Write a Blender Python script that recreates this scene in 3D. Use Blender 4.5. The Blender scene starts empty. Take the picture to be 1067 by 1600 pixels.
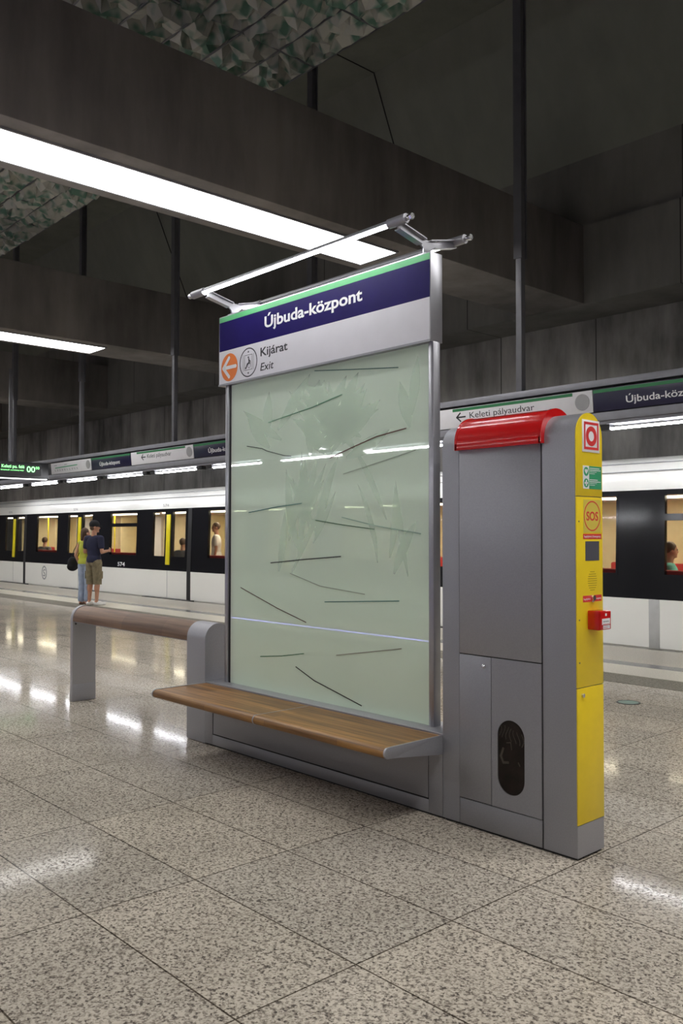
import bpy, bmesh, math, random
from mathutils import Vector, Matrix, noise
from mathutils.geometry import delaunay_2d_cdt

C = bpy.context
SC = C.scene
COL = SC.collection

# ------------------------------------------------------------------ camera, world, exposure
cam_d = bpy.data.cameras.new('camera')
cam = bpy.data.objects.new('camera', cam_d)
COL.objects.link(cam)
cam_d.sensor_fit = 'VERTICAL'
cam_d.sensor_height = 24.0
cam_d.sensor_width = 16.0
cam_d.lens = 24.0 * 1366.273 / 1600.0
cam_d.clip_end = 300
YAW, PITCH, ROLL = 0.829104, 0.0254981, 0.0011706
F_ = Vector((-math.sin(YAW) * math.cos(PITCH), math.cos(YAW) * math.cos(PITCH), math.sin(PITCH)))
R_ = Vector((math.cos(YAW), math.sin(YAW), 0))
U_ = R_.cross(F_)
R2 = math.cos(ROLL) * R_ + math.sin(ROLL) * U_
U2 = -math.sin(ROLL) * R_ + math.cos(ROLL) * U_
cam.matrix_world = Matrix(((R2.x, U2.x, -F_.x, 2.2467), (R2.y, U2.y, -F_.y, -3.5263), (R2.z, U2.z, -F_.z, 1.496), (0, 0, 0, 1)))
SC.camera = cam

world = bpy.data.worlds.new('world')
SC.world = world
world.use_nodes = True
world.node_tree.nodes['Background'].inputs[0].default_value = (0.5, 0.52, 0.56, 1)
world.node_tree.nodes['Background'].inputs[1].default_value = 0.0

vs = SC.view_settings
SC.display_settings.display_device = 'sRGB'
vs.view_transform = 'Standard'
vs.look = 'None'
vs.exposure = 1.02
vs.gamma = 1.0
vs.use_curve_mapping = False
SC.cycles.transparent_max_bounces = 32
SC.cycles.diffuse_bounces = 8

L_BEAM = 6.2       # radiance of the long lamps under the beams
L_GANTRY = 36.0    # tubes along the platform edge
L_SIGN = 19.0      # tubes over the sign
L_TRAIN = 13.0      # lamps inside the train
L_LED = 10.0        # blue strip in the near platform edge

# ------------------------------------------------------------------ helpers
def V(*a):
    return Vector(a)


def bx(bm, x0, x1, y0, y1, z0, z1, bev=0.0, seg=2):
    vs_ = [bm.verts.new(p) for p in ((x0, y0, z0), (x1, y0, z0), (x1, y1, z0), (x0, y1, z0), (x0, y0, z1), (x1, y0, z1), (x1, y1, z1), (x0, y1, z1))]
    fs = [bm.faces.new([vs_[i] for i in f]) for f in ((3, 2, 1, 0), (4, 5, 6, 7), (0, 1, 5, 4), (1, 2, 6, 5), (2, 3, 7, 6), (3, 0, 4, 7))]
    if bev > 0:
        es = list({e for f in fs for e in f.edges})
        bmesh.ops.bevel(bm, geom=es, offset=bev, segments=seg, profile=0.5, affect='EDGES')
    return bm


def p3(axis, a, u, v):
    return (a, u, v) if axis == 'X' else (u, a, v) if axis == 'Y' else (u, v, a)


def prism(bm, poly, axis, a0, a1, bev=0.0):
    A = [bm.verts.new(p3(axis, a0, u, v)) for u, v in poly]
    B = [bm.verts.new(p3(axis, a1, u, v)) for u, v in poly]
    n = len(poly)
    fs = [bm.faces.new(A[::-1]), bm.faces.new(B)]
    for i in range(n):
        fs.append(bm.faces.new((A[i], A[(i + 1) % n], B[(i + 1) % n], B[i])))
    if bev > 0:
        es = list({e for f in fs[:2] for e in f.edges})
        bmesh.ops.bevel(bm, geom=es, offset=bev, segments=2, profile=0.5, affect='EDGES')
    return bm


def tube(bm, pts, r, n=12, r1=None):
    pts = [Vector(p) for p in pts]
    m = len(pts)
    rings = []
    for i, p in enumerate(pts):
        d = (pts[min(i + 1, m - 1)] - pts[max(i - 1, 0)]).normalized()
        a = d.orthogonal().normalized() if abs(d.z) > 0.99 else d.cross(Vector((0, 0, 1))).normalized()
        b = d.cross(a)
        rr = r if r1 is None else r + (r1 - r) * i / (m - 1)
        rings.append([bm.verts.new(p + rr * (math.cos(t) * a + math.sin(t) * b)) for t in [2 * math.pi * k / n for k in range(n)]])
    for i in range(m - 1):
        for k in range(n):
            bm.faces.new((rings[i][k], rings[i][(k + 1) % n], rings[i + 1][(k + 1) % n], rings[i + 1][k]))
    bm.faces.new(rings[0][::-1])
    bm.faces.new(rings[-1])
    return bm


def strip(bm, pts, wd, axis, a0, a1):
    """a polyline drawn as a thin raised ribbon in the plane axis = a0..a1"""
    for (u0, v0), (u1, v1) in zip(pts[:-1], pts[1:]):
        d = Vector((u1 - u0, v1 - v0))
        if d.length < 1e-6:
            continue
        d.normalize()
        nrm = Vector((-d.y, d.x)) * wd / 2
        e = d * wd * 0.3
        prism(bm, [(u0 - nrm.x - e.x, v0 - nrm.y - e.y), (u1 - nrm.x + e.x, v1 - nrm.y + e.y), (u1 + nrm.x + e.x, v1 + nrm.y + e.y), (u0 + nrm.x - e.x, v0 + nrm.y - e.y)], axis, a0, a1)
    return bm


def circ(cu, cv, r, n=40, rv=None, t0=0.0, t1=2 * math.pi):
    rv = r if rv is None else rv
    full = abs(t1 - t0 - 2 * math.pi) < 1e-6
    m = n if full else n + 1
    return [(cu + r * math.cos(t0 + (t1 - t0) * k / n), cv + rv * math.sin(t0 + (t1 - t0) * k / n)) for k in range(m)]


def band(bm, inner, outer, axis, a0, a1, closed=True):
    """a flat band between two outlines with the same number of points, given a thickness along the axis"""
    rows = [[bm.verts.new(p3(axis, a, u, v)) for u, v in ln] for a in (a0, a1) for ln in (inner, outer)]
    n = len(inner)
    for k in range(n if closed else n - 1):
        j = (k + 1) % n
        i0, o0, i1, o1 = rows
        bm.faces.new((i0[k], i0[j], o0[j], o0[k]))
        bm.faces.new((i1[k], o1[k], o1[j], i1[j]))
        bm.faces.new((o0[k], o0[j], o1[j], o1[k]))
        bm.faces.new((i0[k], i1[k], i1[j], i0[j]))
    if not closed:
        for k in (0, n - 1):
            bm.faces.new([rw[k] for rw in (rows[0], rows[1], rows[3], rows[2])])
    return bm


def ring(bm, cu, cv, r0, r1, axis, a0, a1, n=48):
    return band(bm, circ(cu, cv, r0, n), circ(cu, cv, r1, n), axis, a0, a1)


def obj(name, bm, m, parent=None, smooth=0.6):
    bmesh.ops.recalc_face_normals(bm, faces=bm.faces)
    if smooth:
        for f in bm.faces:
            f.smooth = True
        for e in bm.edges:
            if len(e.link_faces) == 2:
                e.smooth = e.calc_face_angle(0) < smooth
    me = bpy.data.meshes.new(name)
    bm.to_mesh(me)
    bm.free()
    me.materials.append(m)
    o = bpy.data.objects.new(name, me)
    COL.objects.link(o)
    if parent:
        o.parent = parent
        o.matrix_parent_inverse = Matrix.Translation(-parent.location)
        if parent.get('_rz'):
            o.matrix_parent_inverse = Matrix.Identity(4)
    return o


def tag(o, label, cat, group=None):
    o['label'] = label
    o['category'] = cat
    o['kind'] = 'thing'
    if group:
        o['group'] = group
    return o


def thing(name, label, cat, loc=(0, 0, 0), group=None):
    o = bpy.data.objects.new(name, None)
    COL.objects.link(o)
    o.location = loc
    o.empty_display_size = 0.1
    return tag(o, label, cat, group)


def struct(name, bm, m, smooth=0.6):
    o = obj(name, bm, m, None, smooth)
    o['kind'] = 'structure'
    return o


def N():
    return bmesh.new()


def box(x0, x1, y0, y1, z0, z1, bev=0.0):
    return bx(N(), x0, x1, y0, y1, z0, z1, bev)


_cap = {}


def text_bm(s, u0, u1, v0, cap, axis, a, out, bold=0.0, shear=0.0, flip=False):
    """lettering fitted to u0..u1, baseline v0, capital height cap, standing 0.8 mm proud of the plane axis = a"""
    def build(st):
        cu = bpy.data.curves.new('lettering', 'FONT')
        cu.body = st
        cu.size = 1.0
        cu.offset = bold
        cu.resolution_u = 4
        ob = bpy.data.objects.new('lettering', cu)
        COL.objects.link(ob)
        dg = C.evaluated_depsgraph_get()
        me = bpy.data.meshes.new_from_object(ob.evaluated_get(dg))
        bpy.data.objects.remove(ob)
        bpy.data.curves.remove(cu)
        return me
    if bold not in _cap:
        mh = build('H')
        ys = [v.co.y for v in mh.vertices]
        _cap[bold] = (min(ys), max(ys))
        bpy.data.meshes.remove(mh)
    y0, y1 = _cap[bold]
    me = build(s)
    bm = N()
    bm.from_mesh(me)
    bpy.data.meshes.remove(me)
    xs = [v.co.x for v in bm.verts]
    m0, m1 = min(xs), max(xs)
    for v in bm.verts:
        vv = (v.co.y - y0) / (y1 - y0) * cap
        uu = u0 + (v.co.x - m0) / (m1 - m0) * (u1 - u0) + shear * vv
        v.co = p3(axis, a, uu, v0 + vv)
    ret = bmesh.ops.extrude_face_region(bm, geom=bm.faces[:])
    d = Vector(p3(axis, out * 0.0008, 0, 0))
    for g in ret['geom']:
        if isinstance(g, bmesh.types.BMVert):
            g.co += d
    return bm


# ------------------------------------------------------------------ materials
def nt(m):
    m.use_nodes = True
    t = m.node_tree
    return t, t.nodes, t.links, t.nodes['Principled BSDF']


def mat(name, col, rough=0.5, metal=0.0, var=0.06, scale=8.0, spec=0.5, bump=0.0, stretch=(1, 1, 1), coat=0.0, detail=3.0):
    m = bpy.data.materials.new(name)
    t, n, l, b = nt(m)
    tc = n.new('ShaderNodeTexCoord')
    mp = n.new('ShaderNodeMapping')
    mp.inputs['Scale'].default_value = stretch
    nz = n.new('ShaderNodeTexNoise')
    nz.inputs['Scale'].default_value = scale
    nz.inputs['Detail'].default_value = detail
    rp = n.new('ShaderNodeValToRGB')
    lo = [max(0.0, c * (1 - var)) for c in col]
    hi = [min(1.0, c * (1 + var)) for c in col]
    rp.color_ramp.elements[0].position = 0.3
    rp.color_ramp.elements[1].position = 0.7
    rp.color_ramp.elements[0].color = (*lo, 1)
    rp.color_ramp.elements[1].color = (*hi, 1)
    l.new(tc.outputs['Object'], mp.inputs[0])
    l.new(mp.outputs[0], nz.inputs['Vector'])
    l.new(nz.outputs['Fac'], rp.inputs[0])
    l.new(rp.outputs[0], b.inputs['Base Color'])
    b.inputs['Roughness'].default_value = rough
    b.inputs['Metallic'].default_value = metal
    b.inputs['Specular IOR Level'].default_value = spec
    b.inputs['Coat Weight'].default_value = coat
    if bump:
        bp = n.new('ShaderNodeBump')
        bp.inputs['Strength'].default_value = bump
        bp.inputs['Distance'].default_value = 0.01
        l.new(nz.outputs['Fac'], bp.inputs['Height'])
        l.new(bp.outputs[0], b.inputs['Normal'])
    return m


def emit(name, col, strength):
    m = bpy.data.materials.new(name)
    t, n, l, b = nt(m)
    b.inputs['Base Color'].default_value = (0.8, 0.8, 0.8, 1)
    b.inputs['Emission Color'].default_value = (*col, 1)
    b.inputs['Emission Strength'].default_value = strength
    return m


def glass(name, tint, clear, rough=0.03):
    """thin pane: part of the light goes straight through, the rest mirrors at the surface"""
    m = bpy.data.materials.new(name)
    t, n, l, b = nt(m)
    tr = n.new('ShaderNodeBsdfTransparent')
    tr.inputs[0].default_value = (*tint, 1)
    mx = n.new('ShaderNodeMixShader')
    mx.inputs[0].default_value = clear
    b.inputs['Base Color'].default_value = (0.01, 0.011, 0.012, 1)
    b.inputs['Roughness'].default_value = rough
    l.new(b.outputs[0], mx.inputs[1])
    l.new(tr.outputs[0], mx.inputs[2])
    l.new(mx.outputs[0], n['Material Output'].inputs[0])
    return m


def concrete(name, col, axis='X', joint=4.45, var=0.35):
    m = bpy.data.materials.new(name)
    t, n, l, b = nt(m)
    tc = n.new('ShaderNodeTexCoord')
    mp = n.new('ShaderNodeMapping')
    mp.inputs['Scale'].default_value = (1.6, 1.6, 0.35)
    n1 = n.new('ShaderNodeTexNoise')
    n1.inputs['Scale'].default_value = 1.1
    n1.inputs['Detail'].default_value = 8
    n1.inputs['Roughness'].default_value = 0.62
    n2 = n.new('ShaderNodeTexNoise')
    n2.inputs['Scale'].default_value = 0.5
    n2.inputs['Detail'].default_value = 5
    ad = n.new('ShaderNodeMath')
    ad.operation = 'ADD'
    rp = n.new('ShaderNodeValToRGB')
    rp.color_ramp.elements[0].position = 0.75
    rp.color_ramp.elements[1].position = 1.25
    rp.color_ramp.elements[0].color = (*[c * (1 - var) for c in col], 1)
    rp.color_ramp.elements[1].color = (*[c * (1 + var) for c in col], 1)
    rp.color_ramp.elements[1].position = 1.0
    rp.color_ramp.elements[0].position = 0.0
    sc = n.new('ShaderNodeMapRange')
    sc.inputs['From Min'].default_value = 0.75
    sc.inputs['From Max'].default_value = 1.25
    l.new(tc.outputs['Object'], mp.inputs[0])
    l.new(mp.outputs[0], n1.inputs['Vector'])
    l.new(tc.outputs['Object'], n2.inputs['Vector'])
    l.new(n1.outputs['Fac'], ad.inputs[0])
    l.new(n2.outputs['Fac'], ad.inputs[1])
    l.new(ad.outputs[0], sc.inputs['Value'])
    l.new(sc.outputs[0], rp.inputs[0])
    last = rp.outputs[0]
    if joint:
        sp = n.new('ShaderNodeSeparateXYZ')
        l.new(tc.outputs['Object'], sp.inputs[0])
        md = n.new('ShaderNodeMath')
        md.operation = 'PINGPONG'
        md.inputs[1].default_value = joint / 2
        l.new(sp.outputs[axis], md.inputs[0])
        lt = n.new('ShaderNodeMath')
        lt.operation = 'LESS_THAN'
        lt.inputs[1].default_value = 0.012
        l.new(md.outputs[0], lt.inputs[0])
        mx = n.new('ShaderNodeMix')
        mx.data_type = 'RGBA'
        l.new(lt.outputs[0], mx.inputs['Factor'])
        l.new(last, mx.inputs['A'])
        mx.inputs['B'].default_value = (*[c * 0.25 for c in col], 1)
        last = mx.outputs['Result']
    l.new(last, b.inputs['Base Color'])
    b.inputs['Roughness'].default_value = 0.75
    bp = n.new('ShaderNodeBump')
    bp.inputs['Strength'].default_value = 0.15
    bp.inputs['Distance'].default_value = 0.02
    l.new(n1.outputs['Fac'], bp.inputs['Height'])
    l.new(bp.outputs[0], b.inputs['Normal'])
    return m


def granite(name, tiles=True, light=1.0):
    m = bpy.data.materials.new(name)
    t, n, l, b = nt(m)
    tc = n.new('ShaderNodeTexCoord')
    vo = n.new('ShaderNodeTexVoronoi')
    vo.inputs['Scale'].default_value = 120
    n1 = n.new('ShaderNodeTexNoise')
    n1.inputs['Scale'].default_value = 52
    n1.inputs['Detail'].default_value = 5
    n1.inputs['Roughness'].default_value = 0.75
    l.new(tc.outputs['Object'], vo.inputs['Vector'])
    sv = n.new('ShaderNodeSeparateColor')
    l.new(vo.outputs['Color'], sv.inputs[0])
    mxf = n.new('ShaderNodeMath')
    mxf.operation = 'MULTIPLY_ADD'
    mxf.inputs[1].default_value = 0.30
    l.new(sv.outputs[0], mxf.inputs[0])
    l.new(n1.outputs['Fac'], mxf.inputs[2])
    rp = n.new('ShaderNodeValToRGB')
    cr = rp.color_ramp
    cr.elements[0].position = 0.45
    cr.elements[0].color = (0.10 * light, 0.088 * light, 0.078 * light, 1)
    cr.elements[1].position = 0.74
    cr.elements[1].color = (0.64 * light, 0.585 * light, 0.50 * light, 1)
    e = cr.elements.new(0.54)
    e.color = (0.27 * light, 0.235 * light, 0.20 * light, 1)
    e = cr.elements.new(0.61)
    e.color = (0.43 * light, 0.385 * light, 0.325 * light, 1)
    n2 = n.new('ShaderNodeTexNoise')
    n2.inputs['Scale'].default_value = 1.3
    n2.inputs['Detail'].default_value = 4
    l.new(tc.outputs['Object'], n1.inputs['Vector'])
    l.new(tc.outputs['Object'], n2.inputs['Vector'])
    l.new(mxf.outputs[0], rp.inputs[0])
    last = rp.outputs[0]
    if tiles:
        mp = n.new('ShaderNodeMapping')
        mp.inputs['Location'].default_value = (-0.01 + 20 * 1.012, -0.129 + 40 * 0.512, 0)
        l.new(tc.outputs['Object'], mp.inputs[0])
        br = n.new('ShaderNodeTexBrick')
        br.offset = 0.0
        br.inputs['Scale'].default_value = 1.0
        br.inputs['Brick Width'].default_value = 1.012
        br.inputs['Row Height'].default_value = 0.512
        br.inputs['Mortar Size'].default_value = 0.0035
        br.inputs['Mortar Smooth'].default_value = 0.1
        br.inputs['Color1'].default_value = (0.97, 0.97, 0.98, 1)
        br.inputs['Color2'].default_value = (1.08, 1.07, 1.06, 1)
        br.inputs['Mortar'].default_value = (0.22, 0.20, 0.18, 1)
        l.new(mp.outputs[0], br.inputs['Vector'])
        mx = n.new('ShaderNodeMix')
        mx.data_type = 'RGBA'
        mx.blend_type = 'MULTIPLY'
        mx.inputs['Factor'].default_value = 1
        l.new(last, mx.inputs['A'])
        l.new(br.outputs['Color'], mx.inputs['B'])
        last = mx.outputs['Result']
    mx2 = n.new('ShaderNodeMix')
    mx2.data_type = 'RGBA'
    mx2.blend_type = 'MULTIPLY'
    mx2.inputs['Factor'].default_value = 1
    r2 = n.new('ShaderNodeValToRGB')
    r2.color_ramp.elements[0].position = 0.35
    r2.color_ramp.elements[0].color = (0.84, 0.83, 0.81, 1)
    r2.color_ramp.elements[1].position = 0.65
    r2.color_ramp.elements[1].color = (1.05, 1.04, 1.02, 1)
    l.new(n2.outputs['Fac'], r2.inputs[0])
    l.new(last, mx2.inputs['A'])
    l.new(r2.outputs[0], mx2.inputs['B'])
    l.new(mx2.outputs['Result'], b.inputs['Base Color'])
    rr = n.new('ShaderNodeMapRange')
    rr.inputs['From Min'].default_value = 0.45
    rr.inputs['From Max'].default_value = 0.75
    rr.inputs['To Min'].default_value = 0.16
    rr.inputs['To Max'].default_value = 0.05
    b.inputs['Specular IOR Level'].default_value = 0.022
    l.new(mxf.outputs[0], rr.inputs['Value'])
    l.new(rr.outputs[0], b.inputs['Roughness'])
    return m


def wood(name, c0, c1, planks=0.075):
    m = bpy.data.materials.new(name)
    t, n, l, b = nt(m)
    tc = n.new('ShaderNodeTexCoord')
    mp = n.new('ShaderNodeMapping')
    mp.inputs['Scale'].default_value = (1.6, 42, 42)
    nz = n.new('ShaderNodeTexNoise')
    nz.inputs['Scale'].default_value = 1.0
    nz.inputs['Detail'].default_value = 6
    rp = n.new('ShaderNodeValToRGB')
    rp.color_ramp.elements[0].position = 0.32
    rp.color_ramp.elements[0].color = (*c0, 1)
    rp.color_ramp.elements[1].position = 0.68
    rp.color_ramp.elements[1].color = (*c1, 1)
    l.new(tc.outputs['Object'], mp.inputs[0])
    l.new(mp.outputs[0], nz.inputs['Vector'])
    l.new(nz.outputs['Fac'], rp.inputs[0])
    mb = n.new('ShaderNodeMapping')
    mb.inputs['Location'].default_value = (30, 30, 0)
    br = n.new('ShaderNodeTexBrick')
    br.inputs['Scale'].default_value = 1.0
    br.inputs['Brick Width'].default_value = 0.62
    br.inputs['Row Height'].default_value = planks
    br.inputs['Mortar Size'].default_value = 0.0012
    br.inputs['Color1'].default_value = (0.72, 0.70, 0.66, 1)
    br.inputs['Color2'].default_value = (1.2, 1.18, 1.12, 1)
    br.inputs['Mortar'].default_value = (0.5, 0.45, 0.4, 1)
    l.new(tc.outputs['Object'], mb.inputs[0])
    l.new(mb.outputs[0], br.inputs['Vector'])
    mx = n.new('ShaderNodeMix')
    mx.data_type = 'RGBA'
    mx.blend_type = 'MULTIPLY'
    mx.inputs['Factor'].default_value = 1
    l.new(rp.outputs[0], mx.inputs['A'])
    l.new(br.outputs['Color'], mx.inputs['B'])
    l.new(mx.outputs['Result'], b.inputs['Base Color'])
    b.inputs['Roughness'].default_value = 0.42
    return m


M = {}
M['floor'] = granite('granite tiles', True, 0.9)
M['floor_light'] = mat('pale stone band', (0.52, 0.49, 0.42), 0.35, var=0.2, scale=60)
M['floor_edge'] = mat('platform edge stone', (0.40, 0.37, 0.31), 0.4, var=0.25, scale=60)
M['led_off'] = mat('grey glass strip', (0.12, 0.12, 0.13), 0.25)
M['led_on'] = emit('lit blue strip', (0.30, 0.28, 1.0), L_LED)
M['tactile'] = mat('ribbed stone', (0.24, 0.22, 0.18), 0.6, var=0.35, scale=50)
M['conc_beam'] = concrete('beam concrete', (0.20, 0.182, 0.168), 'Y', 0)
M['conc_wall'] = concrete('wall concrete', (0.27, 0.258, 0.245), 'X', 2.225, 0.6)
M['conc_dark'] = concrete('upper wall concrete', (0.19, 0.183, 0.168), 'X', 4.45, 0.25)
M['ceil'] = concrete('ceiling lining', (0.17, 0.175, 0.145), 'X', 0, 0.15)
M['ceil_slope'] = concrete('sloped ceiling lining', (0.20, 0.205, 0.172), 'X', 0, 0.12)
M['joint'] = mat('dark joint', (0.02, 0.02, 0.02), 0.9)
M['steel'] = mat('grey metallic paint', (0.35, 0.35, 0.375), 0.42, 0.55, var=0.04, scale=160, detail=1)
M['steel_light'] = mat('light grey metallic paint', (0.42, 0.42, 0.45), 0.40, 0.5, var=0.04, scale=160, detail=1)
M['alu'] = mat('grey aluminium', (0.42, 0.42, 0.45), 0.33, 0.8, var=0.05)
M['gantry'] = mat('grey gantry sheet', (0.26, 0.26, 0.29), 0.5, 0.3)
M['post'] = mat('dark grey post paint', (0.16, 0.16, 0.175), 0.45, 0.4)
M['dark'] = mat('black plastic', (0.018, 0.018, 0.02), 0.45)
M['red'] = mat('glossy red', (0.58, 0.005, 0.006), 0.22, coat=0.5, var=0.03)
M['red_print'] = mat('red print', (0.72, 0.05, 0.05), 0.4, var=0.03)
M['yellow'] = mat('yellow paint', (0.92, 0.68, 0.025), 0.33, var=0.03, scale=12)
M['yellow_pale'] = mat('pale yellow print', (0.74, 0.60, 0.10), 0.35, var=0.03)
M['green_print'] = mat('green print', (0.05, 0.36, 0.17), 0.4, var=0.03)
M['sign_green'] = mat('line green', (0.13, 0.56, 0.22), 0.35, var=0.03)
M['sign_blue'] = mat('sign dark blue', (0.013, 0.007, 0.10), 0.25, var=0.1, scale=4, spec=0.3)
M['sign_navy'] = mat('gantry sign navy', (0.010, 0.009, 0.040), 0.3, var=0.1)
M['sign_white'] = mat('sign white', (0.74, 0.73, 0.76), 0.4, var=0.02)
M['white'] = mat('white print', (0.85, 0.85, 0.86), 0.45, var=0.01)
M['black'] = mat('black print', (0.025, 0.025, 0.03), 0.5, var=0.05)
M['orange'] = mat('orange print', (0.82, 0.20, 0.025), 0.4, var=0.03)
M['grey_print'] = mat('grey print', (0.35, 0.35, 0.36), 0.5)
M['screen'] = mat('dark screen', (0.10, 0.10, 0.12), 0.12)
M['chrome'] = mat('chrome', (0.75, 0.75, 0.75), 0.15, 1.0)
M['wood'] = wood('oiled wood seat', (0.15, 0.065, 0.016), (0.42, 0.215, 0.062), 0.062)
M['wood_rail'] = wood('brown wood rail', (0.13, 0.075, 0.05), (0.27, 0.165, 0.11), 0.2)
M['lamp_beam'] = emit('beam lamp diffuser', (1.0, 0.985, 0.97), L_BEAM)
M['lamp_gantry'] = emit('gantry tube', (0.95, 0.96, 1.0), L_GANTRY)
M['lamp_sign'] = emit('sign tube', (0.97, 0.97, 1.0), L_SIGN)
M['lamp_train'] = emit('train lamp', (1.0, 0.90, 0.68), L_TRAIN)
M['led_text'] = emit('green display', (0.12, 1.0, 0.16), 1.4)
M['white_lamp'] = emit('board underside lamp', (1, 1, 1), 2.0)
M['train_white'] = mat('train white paint', (0.88, 0.87, 0.82), 0.3, var=0.02, scale=1)
M['train_black'] = mat('train black gloss', (0.012, 0.012, 0.014), 0.10, var=0.1, scale=2)
M['train_cream'] = mat('train cream wall', (0.80, 0.69, 0.44), 0.5, var=0.05)
M['train_floor'] = mat('train floor', (0.16, 0.15, 0.15), 0.6)
M['train_red'] = mat('red seat fabric', (0.45, 0.03, 0.03), 0.8)
M['bar_yellow'] = mat('yellow rail', (0.80, 0.68, 0.015), 0.35, var=0.02)
M['pane'] = glass('tinted window pane', (0.72, 0.72, 0.70), 0.82)
M['slot'] = glass('dark acrylic', (0.85, 0.82, 0.8), 0.8, 0.08)
M['trash'] = mat('crumpled refuse bag', (0.06, 0.045, 0.04), 0.35, var=0.5, scale=14)
M['skin'] = mat('skin', (0.48, 0.24, 0.15), 0.55, var=0.05)
M['skin_pale'] = mat('lighter skin', (0.52, 0.28, 0.19), 0.55, var=0.05)
M['navy_cloth'] = mat('navy cotton', (0.014, 0.016, 0.045), 0.85, var=0.2)
M['khaki'] = mat('khaki cotton', (0.21, 0.175, 0.105), 0.85, var=0.22, scale=18)
M['jeans'] = mat('pale denim', (0.34, 0.40, 0.52), 0.85, var=0.12, scale=14)
M['lime_cloth'] = mat('lime cotton', (0.45, 0.48, 0.06), 0.85)
M['black_cloth'] = mat('black cloth', (0.01, 0.01, 0.012), 0.85, var=0.2)
M['hair'] = mat('brown hair', (0.09, 0.05, 0.03), 0.6, var=0.3, scale=60)
M['white_cloth'] = mat('white cloth', (0.75, 0.74, 0.72), 0.85)
M['teal_cloth'] = mat('teal cloth', (0.12, 0.42, 0.36), 0.85)
M['grey_cloth'] = mat('grey cloth', (0.16, 0.16, 0.17), 0.85)
M['leather'] = mat('brown sandal leather', (0.13, 0.05, 0.03), 0.6)
M['seam_grey'] = mat('pale grey seam', (0.5, 0.5, 0.49), 0.4)
M['gantry_green'] = mat('dull line green', (0.03, 0.20, 0.075), 0.4, var=0.03)
M['disc'] = mat('green floor disc', (0.16, 0.26, 0.22), 0.3)


def crumple_mat():
    m = bpy.data.materials.new('crumpled sheet')
    t, n, l, b = nt(m)
    tc = n.new('ShaderNodeTexCoord')
    nz = n.new('ShaderNodeTexNoise')
    nz.inputs['Scale'].default_value = 4.5
    nz.inputs['Detail'].default_value = 1.0
    rp = n.new('ShaderNodeValToRGB')
    rp.color_ramp.elements[0].position = 0.50
    rp.color_ramp.elements[0].color = (0.46, 0.46, 0.40, 1)
    rp.color_ramp.elements[1].position = 0.62
    rp.color_ramp.elements[1].color = (0.11, 0.22, 0.16, 1)
    l.new(tc.outputs['Object'], nz.inputs['Vector'])
    l.new(nz.outputs['Fac'], rp.inputs[0])
    l.new(rp.outputs[0], b.inputs['Base Color'])
    b.inputs['Roughness'].default_value = 0.45
    b.inputs['Metallic'].default_value = 0.15
    return m


M['crumple'] = crumple_mat()


def frosted(name, col, clear):
    """pale green printed pane: mostly scatters, lets a little of the view through, mirrors at the surface"""
    m = bpy.data.materials.new(name)
    t, n, l, b = nt(m)
    b.inputs['Base Color'].default_value = (*col, 1)
    b.inputs['Roughness'].default_value = 0.02
    b.inputs['Specular IOR Level'].default_value = 0.65
    tr = n.new('ShaderNodeBsdfTransparent')
    tr.inputs[0].default_value = (0.86, 0.97, 0.90, 1)
    nz = n.new('ShaderNodeTexNoise')
    nz.inputs['Scale'].default_value = 1.5
    tc = n.new('ShaderNodeTexCoord')
    mr = n.new('ShaderNodeMapRange')
    mr.inputs['To Min'].default_value = max(0, clear - 0.05)
    mr.inputs['To Max'].default_value = clear + 0.05
    l.new(tc.outputs['Object'], nz.inputs['Vector'])
    l.new(nz.outputs['Fac'], mr.inputs['Value'])
    mx = n.new('ShaderNodeMixShader')
    l.new(mr.outputs[0], mx.inputs[0])
    l.new(b.outputs[0], mx.inputs[1])
    l.new(tr.outputs[0], mx.inputs[2])
    l.new(mx.outputs[0], n['Material Output'].inputs[0])
    return m


M['frost'] = frosted('frosted green glass', (0.86, 0.97, 0.83), 0.24)
M['leaf_print'] = glass('pale leaf print', (1, 1, 1), 0.66, 0.02)
for _n in M['leaf_print'].node_tree.nodes:
    if _n.type == 'BSDF_PRINCIPLED':
        _n.inputs['Base Color'].default_value = (0.80, 0.91, 0.79, 1)

# ------------------------------------------------------------------ the station: platform, walls, beams, ceiling
CY = 0.1123                       # centre line of the kiosk and of the island platform
XL, XR = -46.0, 24.0              # ends of the modelled hall


def mir(y):
    return 2 * CY - y


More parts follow.
